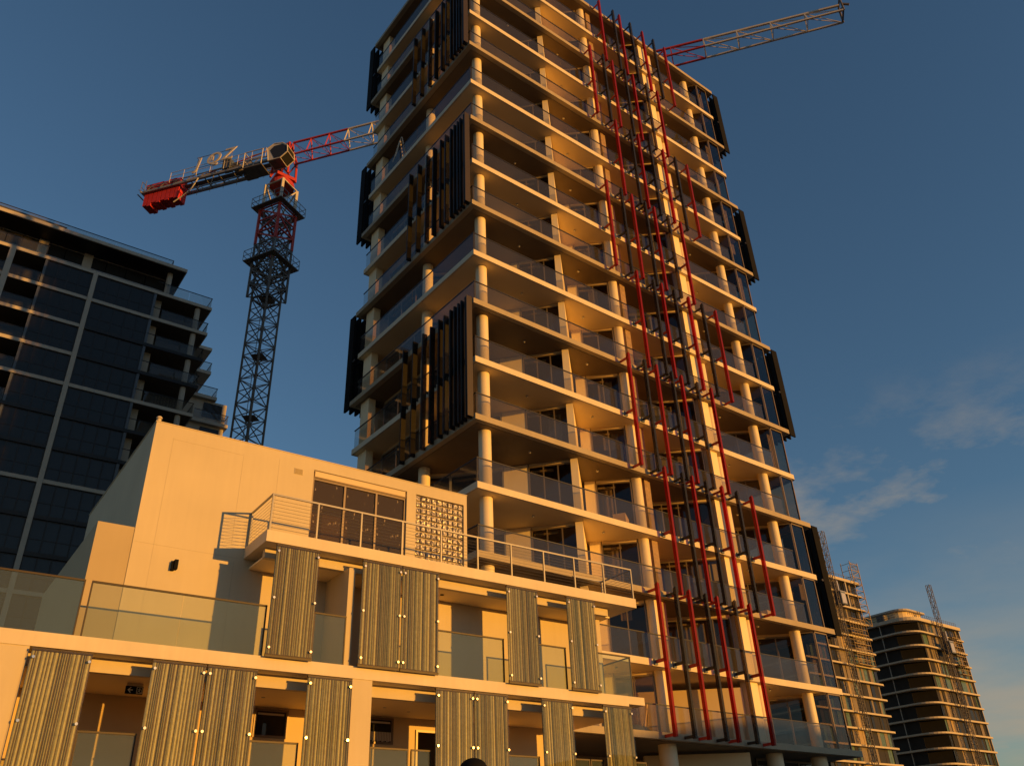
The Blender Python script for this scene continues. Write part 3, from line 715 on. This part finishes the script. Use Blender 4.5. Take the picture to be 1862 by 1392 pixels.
def jib(d0, d1, mat, h0, h1, n):
    mb = MB(); ws = 0.62; zb = 62.0
    ds = [d0+(d1-d0)*i/n for i in range(n+1)]; hs = [h0+(h1-h0)*i/n for i in range(n+1)]
    for s in (-ws, ws): mb.bar(J(d0, s, zb), J(d1, s, zb), 0.095)
    mb.bar(J(d0, 0, zb+h0), J(d1, 0, zb+h1), 0.11)
    for i in range(n):
        dm = (ds[i]+ds[i+1])/2; hm = (hs[i]+hs[i+1])/2
        for s in (-ws, ws):
            mb.bar(J(ds[i], s, zb), J(ds[i], 0, zb+hs[i]), 0.065)
            mb.bar(J(ds[i], 0, zb+hs[i]), J(ds[i+1], s, zb), 0.035)
        mb.bar(J(ds[i], -ws, zb), J(ds[i+1], ws, zb), 0.03); mb.bar(J(ds[i+1], -ws, zb), J(ds[i+1], ws, zb), 0.035)
    return part('jib_section', mb, mat, CR)
jib(0.6, 6.4, 'crane_red', 2.3, 2.2, 3)
jib(6.45, 26.0, 'crane_white', 2.2, 1.9, 8)
jib(26.05, 39.8, 'crane_red', 1.9, 1.6, 5)
jib(39.85, 51.0, 'crane_white', 1.6, 1.4, 4)
tip = part('jib_tip', MB().bar(J(51.0, -0.62, 62), J(51.0, 0.62, 62), 0.09).bar(J(51.05, -0.62, 62), J(51.05, -0.5, 63.7), 0.09).bar(J(51.05, 0.62, 62), J(51.05, 0.5, 63.7), 0.09).bar(J(51.05, -0.5, 63.7), J(51.05, 0.5, 63.7), 0.08).bar(J(51.05, -0.5, 62.9), J(51.6, -0.5, 62.6), 0.1).bar(J(51.05, -0.5, 62.3), J(51.05, 0.5, 63.3), 0.16), 'crane_grey', CR)
# counter jib
cj = MB()
for s in (-0.75, 0.75):
    cj.bar(J(-0.8, s, 61.9), J(-15.4, s, 61.9), 0.16); cj.bar(J(-0.8, s, 62.5), J(-15, s, 62.5), 0.06)
    for i in range(10):
        d = -0.9-1.5*i; cj.bar(J(d, s, 62.5), J(d-0.75, s, 61.9), 0.04); cj.bar(J(d-0.75, s, 61.9), J(d-1.5, s, 62.5), 0.04)
for i in range(11): cj.bar(J(-0.9-1.5*i, -0.75, 61.9), J(-0.9-1.5*i, 0.75, 61.9), 0.06)
CJ = part('counter_jib', cj, 'crane_steel', CR)
part('walkway', MB().prism([J(-1, -0.25, 0)[:2], J(-11, -0.25, 0)[:2], J(-11, 0.25, 0)[:2], J(-1, 0.25, 0)[:2]], 62.02, 62.07), 'crane_grey', CJ)
gr = MB()
for s in (-1.15, 1.15):
    for h in (0.55, 1.1): gr.bar(J(-1.5, s, 62.1+h), J(-12, s, 62.1+h), 0.028)
    for i in range(8): gr.bar(J(-1.5-1.5*i, s, 61.9), J(-1.5-1.5*i, s, 63.2), 0.028)
    gr.bar(J(-11.6, s*0.65, 62.0), J(-6.5, s*0.65, 62.0), 0.13)
part('guard_rail', gr, 'crane_white', CJ)
tie = MB().bar(J(0.2, 0, 64.5), J(-9.0, 0, 63.1), 0.06).bar(J(-9.0, 0, 63.1), J(-15.5, 0.6, 62.2), 0.05).bar(J(-9, 0, 63.1), J(-15.5, -0.6, 62.2), 0.05)
part('tie_bar', tie, 'crane_red', CR)
part('winch', MB().bar(J(-5.2, -0.5, 62.7), J(-5.2, 0.5, 62.7), 0.45, 12).bar(J(-4.2, -0.4, 62.5), J(-4.2, 0.4, 63.6), 0.18).bar(J(-4.6, 0.6, 62.1), J(-3.4, 0.6, 62.1), 0.5), 'crane_grey', CR)
part('control_cabinet', MB().prism([J(-6.4, -0.9, 0)[:2], J(-5.6, -0.9, 0)[:2], J(-5.6, -0.2, 0)[:2], J(-6.4, -0.2, 0)[:2]], 62.2, 63.5), 'plate_blue', CR)
for i in range(8):
    d = -11.2-0.5*i
    zz = 60.2 + (0.14 if i % 2 else 0) + (0.1 if i < 6 else -0.1)
    part('ballast_block', MB().prism([J(d, -0.6, 0)[:2], J(d, 0.6, 0)[:2], J(d-0.43, 0.6, 0)[:2], J(d-0.43, -0.6, 0)[:2]], zz, 63.0-(0.1 if i in (0, 3) else 0)), 'ballast_red', CR)
bs = MB()
for s in (-0.72, 0.72): bs.bar(J(-11.0, s, 61.95), J(-15.4, s, 61.95), 0.13)
bs.bar(J(-15.4, -0.9, 61.95), J(-15.4, 0.9, 61.95), 0.12)
part('ballast_frame', bs, 'crane_white', CR)
bg_ = MB()
for s in (-0.9, 0.9):
    bg_.bar(J(-15.5, s, 61.9), J(-15.5, s, 63.3), 0.035); bg_.bar(J(-15.0, s, 61.9), J(-15.0, s, 63.3), 0.035)
bg_.bar(J(-15.5, -0.9, 63.3), J(-15.5, 0.9, 63.3), 0.035); bg_.bar(J(-15.5, -0.9, 62.6), J(-15.5, 0.9, 62.6), 0.03); bg_.bar(J(-15.5, -0.9, 61.9), J(-15.5, 0.9, 63.3), 0.03)
part('guard_rail', bg_, 'crane_grey', CR)
# driver's cab beside the turntable, on the viewer's side
def cabpt(d, s, zz): return J(d, s, zz)
cb = MB()
prof = [(-0.35, 60.1), (0.9, 60.1), (1.6, 60.7), (1.5, 61.5), (1.0, 62.0), (0.1, 62.15), (-0.6, 61.75)]
for s in (-2.2, -0.95):
    for i in range(len(prof)):
        p, q = prof[i], prof[(i+1) % len(prof)]
        cb.bar(J(p[0], s, p[1]), J(q[0], s, q[1]), 0.055)
for p in prof: cb.bar(J(p[0], -2.2, p[1]), J(p[0], -0.95, p[1]), 0.05)
CAB = part('cab', cb, 'crane_white', CR)
def cpanel(idx, mat, name):
    mb = MB(); n = len(mb.v); k = len(idx)
    mb.v += [J(prof[i][0], -2.18, prof[i][1]) for i in idx] + [J(prof[i][0], -0.97, prof[i][1]) for i in idx]
    if len(idx) == 2: mb.f.append((0, 1, 3, 2))
    return part(name, mb, mat, CAB)
cpanel([3, 4], 'crane_white', 'roof'); cpanel([4, 5], 'crane_white', 'roof'); cpanel([5, 6], 'crane_white', 'roof'); cpanel([0, 1], 'crane_grey', 'floor')
cpanel([1, 2], 'black_pane', 'windscreen'); cpanel([2, 3], 'black_pane', 'windscreen'); cpanel([6, 0], 'crane_white', 'rear_panel')
for s in (-2.19, -0.96):
    sg = -0.012 if s < -2 else 0.012
    mb = MB(); mb.v = [J(p[0], s, p[1]) for p in prof]; mb.f = [tuple(range(len(prof)))]
    part('side_panel', mb, 'crane_white', CAB)
    mb = MB(); mb.v = [J(d_, s+sg, z_) for d_, z_ in ((-0.30, 61.4), (0.25, 60.22), (0.88, 60.18), (1.53, 60.74), (1.44, 61.44), (0.96, 61.85), (0.12, 61.85))]; mb.f = [tuple(range(7))]
    part('side_window', mb, 'black_pane', CAB)
part('cab_platform', MB().prism([J(-2.9, -2.3, 0)[:2], J(-0.95, -2.3, 0)[:2], J(-0.95, -0.8, 0)[:2], J(-2.9, -0.8, 0)[:2]], 59.8, 59.95), 'crane_grey', CR)
cg = MB()
for p in ((-2.9, -2.3), (-1.0, -2.3), (-2.9, -0.9)): cg.bar(J(p[0], p[1], 59.9), J(p[0], p[1], 61.8), 0.05)
for h in (60.8, 61.8): cg.bar(J(-2.9, -2.3, h), J(-1.0, -2.3, h), 0.045); cg.bar(J(-2.9, -2.3, h), J(-2.9, -0.9, h), 0.045)
part('guard_rail', cg, 'crane_white', CR)
# hanging cable
hc = MB(); pts = [J(-8.9, -0.9, 61.8), J(-9.2, -0.9, 61.1), J(-9.6, -0.9, 60.4), J(-10.4, -0.8, 60.0), J(-11.3, -0.8, 59.5)]
for i in range(4): hc.bar(pts[i], pts[i+1], 0.06, 6)
part('hanging_cable', hc, 'crane_white', CR)
for d in (-7.3, -3.0): part('hook', MB().bar(J(d, -0.7, 61.8), J(d-0.2, -0.7, 60.7), 0.06), 'crane_grey', CR)
# letters of the sign on the counter jib
def letter(txt, d, zz, size, name='sign_letter', sh=0.18, dx=0.0):
    cu = bpy.data.curves.new('txt', 'FONT'); cu.body = txt; cu.size = size; cu.extrude = 0.05; cu.offset = 0.006*size; cu.shear = sh; cu.resolution_u = 4
    to = bpy.data.objects.new('txt', cu); COL.objects.link(to)
    dg = bpy.context.evaluated_depsgraph_get(); dg.update()
    me = bpy.data.meshes.new_from_object(to.evaluated_get(dg))
    bpy.data.objects.remove(to)
    me.materials.clear(); me.materials.append(M['crane_white'])
    o = bpy.data.objects.new(name, me); COL.objects.link(o); o.parent = CR
    o.location = J(d, -1.2, zz); o.rotation_euler = (math.pi/2, 0, JA)
    return o
letter('J', -9.3, 62.75, 2.0, sh=0.2); letter('Q', -8.2, 62.95, 2.0, sh=0.2); letter('II', -7.68, 63.35, 0.85, sh=0.0); letter('Z', -6.5, 63.05, 2.0, sh=0.3)
sf = MB()
for d in (-9.1, -7.3, -5.7, -5.3): sf.bar(J(d, -1.15, 62.0), J(d, -1.15, 64.4), 0.03)
for h in (62.9, 64.3): sf.bar(J(-9.3, -1.15, h), J(-5.3, -1.15, h), 0.028)
part('sign_frame', sf, 'crane_grey', CR)

# ================================================================== DARK APARTMENT BLOCK (left)
DB = root('apartment_block', (0, 67.2, 0), R(-2.3), 'dark glazed apartment block with pale slab edges and stepped balconies', 'building')
P = 2.79; ZL = [51.4 - P*j for j in range(18)]
white_r = {0, 1, 2, 5, 8, 11}; white_l = {0, 1, 2, 3, 4, 5, 8, 11}
for j, z in enumerate(ZL):
    if j == 0:
        part('roof_slab', MB().box(-14, 15.4, -0.55, 12, z-0.30, z-0.03), 'band_black', DB)
        part('roof_fascia', MB().box(-14, 15.4, -0.70, -0.552, z-0.32, z), 'grey_white', DB)
        part('roof_fascia', MB().box(15.402, 15.5, -0.70, 12, z-0.32, z), 'grey_white', DB); continue
    xr = 18.38
    part('slab_edge', MB().box(8.36, xr, -0.02, 0.08, z-0.30, z), 'grey_white' if j in white_r else 'band_black', DB)
    part('slab_edge', MB().box(xr-0.10, xr, 0.082, 10, z-0.30, z), 'grey_white' if j in white_r else 'band_black', DB)
    part('floor_slab', MB().box(-14, xr-0.102, 0.10, 10, z-0.28, z-0.01), 'dark_soffit', DB)
    part('slab_edge', MB().box(-14, 8.34, -0.02, 0.08, z-0.30, z-0.002), 'grey_white' if j in white_l else 'band_black', DB)
part('mullion_column', MB().box(8.17, 8.53, -0.12, 0.3, -0.15, ZL[1]-0.30), 'grey_white', DB)
part('mullion_column', MB().box(1.75, 2.2, -0.12, 0.3, ZL[5], ZL[1]-0.30), 'grey_white', DB)
part('core', MB().box(-13.5, 13.0, 3.2, 9.8, -0.15, ZL[0]-0.4), 'grey_panel', DB)
part('core', MB().box(13.0, 18.0, 3.0, 9.7, -0.15, ZL[1]-0.3), 'grey_panel', DB)
for j in range(1, 16):
    z0, z1 = ZL[j], ZL[j-1]-0.32
    if j == 1:   # set back top floor
        fr = part('window_frame', MB().box(-6, 14.2, 1.50, 1.56, z1-0.12, z1-0.02).box(-6, 14.2, 1.50, 1.56, z0+1.1, z0+1.16), 'alu', DB)
        for i in range(12):
            pane_on('pane', fr, (-6+1.68*i+0.03, 1.53), (-6+1.68*(i+1)-0.03, 1.53), z0+0.02, z1-0.13, 'black_pane')
        for x in (3.6, 7.2): part('wall_panel', MB().box(x, x+0.75, 1.35, 1.49, z0, z1), 'grey_white', DB)
        part('column', MB().cyl(14.3, 0.4, 0.24, z0, z1, 16), 'grey_white', DB, smooth=True)
    else:
        for (xa, xb, n) in ((4.66, 8.11, 4), (8.60, 13.28, 5)):
            mb = MB()
            for i in range(n+1):
                x = xa+(xb-xa)*i/n; mb.box(x-0.05, x+0.05, 0.09, 0.17, z0, z1)
            mb.box(xa, xb, 0.102, 0.168, z0+0.95, z0+1.01).box(xa, xb, 0.102, 0.168, z1-0.07, z1).box(xa, xb, 0.102, 0.168, z0, z0+0.06)
            fr = part('window_frame', mb, 'band_black', DB)
            for i in range(n):
                a = xa+(xb-xa)*i/n+0.035; b_ = xa+(xb-xa)*(i+1)/n-0.035
                tilt = 0.0
                pane_on('pane', fr, (a, 0.135), (b_, 0.135), z0+1.01, z1-0.07, 'black_pane')
                pane_on('pane', fr, (a, 0.135), (b_, 0.135), z0+0.06, z0+0.95, 'black_pane')
        part('return_wall', MB().box(13.30, 13.52, 0.05, 3.0, z0, z1), 'grey_panel', DB)
        part('wall_panel', MB().box(13.54, 14.2, 1.0, 1.2, z0, z1), 'grey_white', DB)
        part('column', MB().cyl(17.25, 0.45, 0.24, z0, z1, 16), 'grey_white', DB, smooth=True)
        part('return_wall', MB().box(4.45, 4.64, 0.05, 3.2, z0, z1), 'grey_panel', DB)
    # balcony glass
    for (a, b_) in ((-2.0, 1.2), (1.25, 4.4)):
        pane_on('balustrade_pane', DB, (a, 0.05), (b_, 0.05), z0, z0+1.0, 'balustrade_glass')
    for (a, b_) in ((14.2, 16.2), (16.25, 18.25)):
        pane_on('balustrade_pane', DB, (a, 0.05), (b_, 0.05), z0, z0+1.0, 'balustrade_glass')
    pane_on('balustrade_pane', DB, (18.28, 0.07), (18.28, 2.4), z0, z0+1.0, 'balustrade_glass')
    part('handrail', MB().box(13.4, 18.32, 0.02, 0.08, z0+1.0, z0+1.05).box(18.25, 18.31, 0.082, 2.4, z0+1.0, z0+1.05), 'band_black', DB)
    part('handrail', MB().box(-2.0, 4.45, 0.02, 0.08, z0+1.0, z0+1.05), 'band_black', DB)
for (a, b_) in ((-6, -1), (-1, 4.3), (4.3, 9.3), (9.3, 14.3)):
    pane_on('balustrade_pane', DB, (a+0.01, 0.1), (b_-0.01, 0.1), ZL[0], ZL[0]+1.0, 'balustrade_glass')
part('handrail', MB().box(-6, 14.34, 0.07, 0.13, ZL[0]+1.0, ZL[0]+1.05).box(14.28, 14.34, 0.132, 3.4, ZL[0]+1.0, ZL[0]+1.05).box(14.29, 14.33, 0.08, 0.12, ZL[0], ZL[0]+1.0), 'band_black', DB)
pg = MB()
for i in range(4): pg.box(-6, 5.2, 0.2, 0.26, ZL[0]+0.08+0.12*i, ZL[0]+0.12+0.12*i)
pg.box(-6, 5.2, 0.2, 0.3, ZL[0]+0.62, ZL[0]+0.85).box(5.2, 5.28, 0.2, 0.3, ZL[0], ZL[0]+0.85)
part('roof_louvre', pg, 'grey_panel', DB)
# rear stepped wing
tips = [21.7, 22.0, 23.0, 24.5]
for j in range(0, 14):
    xr = tips[min(j, 3)]; z = ZL[j]
    part('wing_slab', MB().box(16.5, xr, 11.0, 18, z-0.35, z), 'grey_white', DB)
    if j:
        part('wing_wall', MB().box(17.0, xr-2.2 if j < 3 else xr-0.25, 11.5, 17.5, z, ZL[j-1]-0.35), 'grey_white' if j >= 3 else 'grey_panel', DB)
        if j >= 3:
            wf = part('wing_window', MB().box(xr-2.6, xr-0.7, 11.44, 11.5, z+0.55, z+0.62).box(xr-2.6, xr-0.7, 11.44, 11.5, z+2.1, z+2.17).box(xr-2.6, xr-2.53, 11.44, 11.5, z+0.62, z+2.1).box(xr-0.77, xr-0.7, 11.44, 11.5, z+0.62, z+2.1), 'band_black', DB)
            pane_on('pane', wf, (xr-2.53, 11.47), (xr-0.77, 11.47), z+0.62, z+2.1, 'black_pane')
    if j < 4 and j:
        pane_on('balustrade_pane', DB, (xr-3.5, 11.1), (xr-0.08, 11.1), z, z+1.0, 'balustrade_glass')
        pane_on('balustrade_pane', DB, (xr-0.06, 11.12), (xr-0.06, 13.5), z, z+1.0, 'balustrade_glass')
        part('handrail', MB().box(xr-3.5, xr-0.03, 11.07, 11.13, z+1.0, z+1.06).box(xr-0.09, xr-0.03, 11.132, 13.5, z+1.0, z+1.06), 'band_black', DB)

# ================================================================== FAR BLOCKS UNDER CONSTRUCTION (right)
def far_slab(w0, x1, depth, r, z, th=0.34):
    return MB().prism(rounded(w0, x1, 0, depth, (r if w0 > -5 else 0.3, 0.3, 0.3, 0.3) if w0 > -5 else (0.3, 1.6, 0.3, 0.3), 7), z-th, z)
FB = root('far_apartment_block', (192.0, 96.75, 0), 0, 'distant dark apartment block with rounded slab edges and roof edge protection', 'building')
ZD = [52.0 - 3.1*i for i in range(17)]
for i, z in enumerate(ZD):
    part('slab_edge', MB().prism(rounded(0, 23.3, 0, 22, (4.5, 0.2, 0.2, 0.2), 8), z-(0.75 if i == 0 else 0.36), z), 'far_slab', FB)
random.seed(11)
for i in range(1, 17):
    z0, z1 = ZD[i], ZD[i-1]-(0.75 if i == 1 else 0.36)
    part('side_wall', MB().box(1.2, 6, 4.8, 21.5, z0, z1), 'panel_dark', FB)
    part('corner_glazing', MB().wall((1.25, 4.78), (4.9, 0.95), 0, 0.1, z0, z1), 'black', FB)
    part('side_post', MB().box(0.5, 0.62, 8.0, 8.15, z0, z1), 'grey_white', FB)
    x = 4.9
    while x < 22.6:
        wd = random.choice((0.7, 1.0, 1.3))
        if 7.5 < x < 10: mt = random.choice(('panel_gold', 'panel_gold', 'scaffold'))
        else: mt = random.choice(('panel_green', 'panel_dark', 'panel_dark', 'black_pane', 'panel_dark', 'panel_gold'))
        wd = min(wd, 22.9-x)
        part('facade_panel', MB().box(x, x+wd-0.06, 0.9+random.uniform(-0.1, 0.1), 1.1, z0, z1), mt, FB)
        x += wd
part('end_wall', MB().box(22.95, 23.2, 0.5, 21, -0.15, ZD[0]-0.76), 'grey_white', FB)
part('inner_core', MB().box(6.1, 22.9, 1.3, 21.4, -0.15, ZD[0]-0.8), 'panel_dark', FB)
ph = part('penthouse', MB().prism(rounded(3.0, 11.5, 3.0, 14, (3, 0.2, 0.2, 0.2)), ZD[0], ZD[0]+2.2), 'wall_cream', FB)
part('penthouse_roof', MB().prism(rounded(2.2, 12.2, 2.2, 14.5, (3, 0.2, 0.2, 0.2)), ZD[0]+2.2, ZD[0]+2.6), 'grey_white', ph)
er = MB()
for i in range(24): er.bar((0.8+i*0.95, 0.6, ZD[0]), (0.8+i*0.95, 0.6, ZD[0]+1.1), 0.04)
for i in range(22): er.bar((0.6, 4+i*0.85, ZD[0]), (0.6, 4+i*0.85, ZD[0]+1.5), 0.04)
for h in (0.6, 1.1): er.bar((0.8, 0.6, ZD[0]+h), (22.7, 0.6, ZD[0]+h), 0.04)
for h in (0.5, 1.0, 1.5): er.bar((0.6, 3.5, ZD[0]+h), (0.6, 21, ZD[0]+h), 0.06)
part('edge_protection', er, 'crane_grey', FB, kind='stuff')
part('roof_crate', MB().box(0.9, 2.4, 6.5, 8.5, ZD[0], ZD[0]+1.6), 'crane_grey', FB)
def hoist(loc, h, label, zc, nm):
    hr_ = root('hoist_mast', loc, 0, label, 'hoist', 'builders hoists on the far blocks')
    part('lattice', lattice(0.9, 0, h, int(h/1.3), 0.07, 0.045, 0.0), 'crane_grey', hr_)
    cgm = part('hoist_cage', MB().box(0.6, 2.4, -0.8, 0.8, zc, zc+2.6), 'plate_blue', hr_)
    part('cage_roof', MB().box(0.5, 2.5, -0.9, 0.9, zc+2.6, zc+2.75), 'alu', cgm)
    part('cage_door', MB().box(0.75, 2.25, -0.86, -0.81, zc+0.2, zc+2.3), 'alu', cgm)
    part('cage_frame', MB().box(0.7, 1.0, -0.5, 0.5, zc+2.8, zc+5.0), 'alu', cgm)
hoist((192+10.8, 96.75-1.2, -0.15), 60.4, 'lattice hoist mast rising above the roof of the rounded far block', 44.5, 'a')
def scaffold(loc, w_, z0, z1, label, mat='scaffold'):
    s0 = root('scaffold_deck', loc, 0, label, 'scaffold', 'scaffolds on the far blocks')
    st = MB(); n = int(w_/0.9)
    for i in range(n+1): st.bar((i*w_/n, 0, z0), (i*w_/n, 0, z1), 0.05)
    part('standards', st, mat, s0, kind='stuff')
    zz = z0; k = 0
    while zz <= z1+0.01:
        part('ledger', MB().bar((0, 0.01, zz), (w_, 0.01, zz), 0.06).bar((0, 0.9, zz), (w_, 0.9, zz), 0.06), mat, s0)
        if k % 2 == 0: part('board', MB().box(0, w_, 0.05, 0.85, zz+0.06, zz+0.12), mat, s0)
        zz += 1.05; k += 1
scaffold((192+15.6, 96.75-1.0, 0), 4.0, 40.2, 49.5, 'ochre scaffold hung on the rounded far block near its corner')
FC = root('far_apartment_block', (174.8, 97.2, 0), 0, 'distant half built block with glazed strips just beside the cream tower', 'building')
ZC = [56.7 - 3.08*i for i in range(18)]
for i, z in enumerate(ZC):
    part('slab_edge', MB().prism(rounded(-26, 0.0 if i < 3 else 0.6, 0, 16, (0.2, 0.2 if i < 3 else 1.4, 0.2, 0.2), 6), z-(0.6 if i == 0 else 0.34), z), 'far_slab', FC)
for i in range(1, 18):
    z0, z1 = ZC[i], ZC[i-1]-(0.6 if i == 1 else 0.34)
    x = -24.0
    while x < -0.9:
        wd = random.choice((0.7, 0.9, 1.2)); wd = min(wd, -0.7-x)
        if -13.5 < x < -10.5 and i > 2: mt = random.choice(('panel_gold', 'scaffold', 'panel_gold'))
        elif i > 5: mt = random.choice(('panel_green', 'panel_dark', 'panel_dark', 'black_pane', 'panel_gold'))
        else: mt = random.choice(('panel_dark', 'panel_dark', 'black_pane', 'panel_gold'))
        part('facade_panel', MB().box(x, x+wd-0.06, 0.8+random.uniform(-0.1, 0.1), 1.0, z0, z1), mt, FC)
        x += wd
    if i < 3: part('column', MB().box(-5.6, -5.25, 0.2, 0.5, z0, z1), 'grey_white', FC)
part('inner_core', MB().box(-24, -0.9, 1.2, 15.5, -0.15, ZC[0]-0.7), 'panel_dark', FC)
er = MB()
for i in range(12): er.bar((-12+i*1.0, 0.4, ZC[0]), (-12+i*1.0, 0.4, ZC[0]+0.9), 0.035)
er.bar((-12, 0.4, ZC[0]+0.9), (-0.5, 0.4, ZC[0]+0.9), 0.04)
part('edge_protection', er, 'crane_grey', FC, kind='stuff')
hoist((174.8-12.6, 97.2-1.2, -0.15), 65.8, 'lattice hoist mast rising beside the black end blades of the tower', 50.0, 'b')
sx = root('loading_tower', (174.8-3.1, 97.2-0.6, 0), 0, 'netted scaffold tower standing above the far half built roof corner', 'scaffold')
lt = MB()
for (x, y) in ((0, 0), (3.0, 0), (3.0, 2.2), (0, 2.2)): lt.bar((x, y, 47.0), (x, y, 61.0), 0.09)
for k in range(10):
    zz = 47.0+1.5*k
    lt.bar((0, 0, zz), (3, 0, zz), 0.07); lt.bar((3, 0, zz), (3, 2.2, zz), 0.07); lt.bar((0, 0, zz), (0, 2.2, zz), 0.06)
    if k < 9: lt.bar((0 if k % 2 else 3, 0, zz), (3 if k % 2 else 0, 0, zz+1.5), 0.05)
part('tower_frame', lt, 'scaffold', sx)
part('mesh_panel', MB().box(0.1, 2.9, 0.05, 0.08, 57.0, 60.9), 'balustrade_glass', sx)
scaffold((174.8-9.2, 97.2-0.9, 0), 6.0, 38.2, 47.7, 'ochre scaffold of three lifts on the far half built block')

# ================================================================== STREET LAMP in the foreground
LP = root('street_lamp', (9.30, 13.03, 0), 0, 'black street lamp whose domed head just shows before a ribbed screen', 'street lamp')
part('post', MB().cyl(0, 0, 0.09, 0, 0.6, 16).cyl(0, 0, 0.055, 0.6, 3.2, 16), 'black', LP, smooth=True)
part('lantern', MB().cyl(0, 0, 0.16, 3.18, 3.36, 20, 0.22), 'black', LP, smooth=True)
part('domed_cap', MB().ball((0, 0, 3.36), 0.25, 24, 8, True, 0.80), 'black', LP, smooth=True)

# ================================================================== UNSEEN BUILDING (added behind the camera to shade the tower's foot)
NB = root('shade_building', (79, -42, 0), R(-2.3), 'unseen low brick building added behind the viewer to shade the tower', 'building')
part('wall', MB().box(-19, 30, -8, 8, -0.15, 12.6), 'brick_wall', NB)
part('parapet', MB().box(-19.15, 30.15, -8.15, 8.15, 12.6, 12.9), 'kerb', NB)
for fl_ in range(4):
    for i in range(14):
        wx = -17 + 3.4*i
        wn = part('window', MB().box(wx, wx+1.5, 8.0, 8.06, 0.9+3.1*fl_, 2.5+3.1*fl_), 'grey_white', NB)
        pane_on('pane', wn, (wx+0.08, 8.075), (wx+1.42, 8.075), 0.98+3.1*fl_, 2.42+3.1*fl_, 'black_pane')
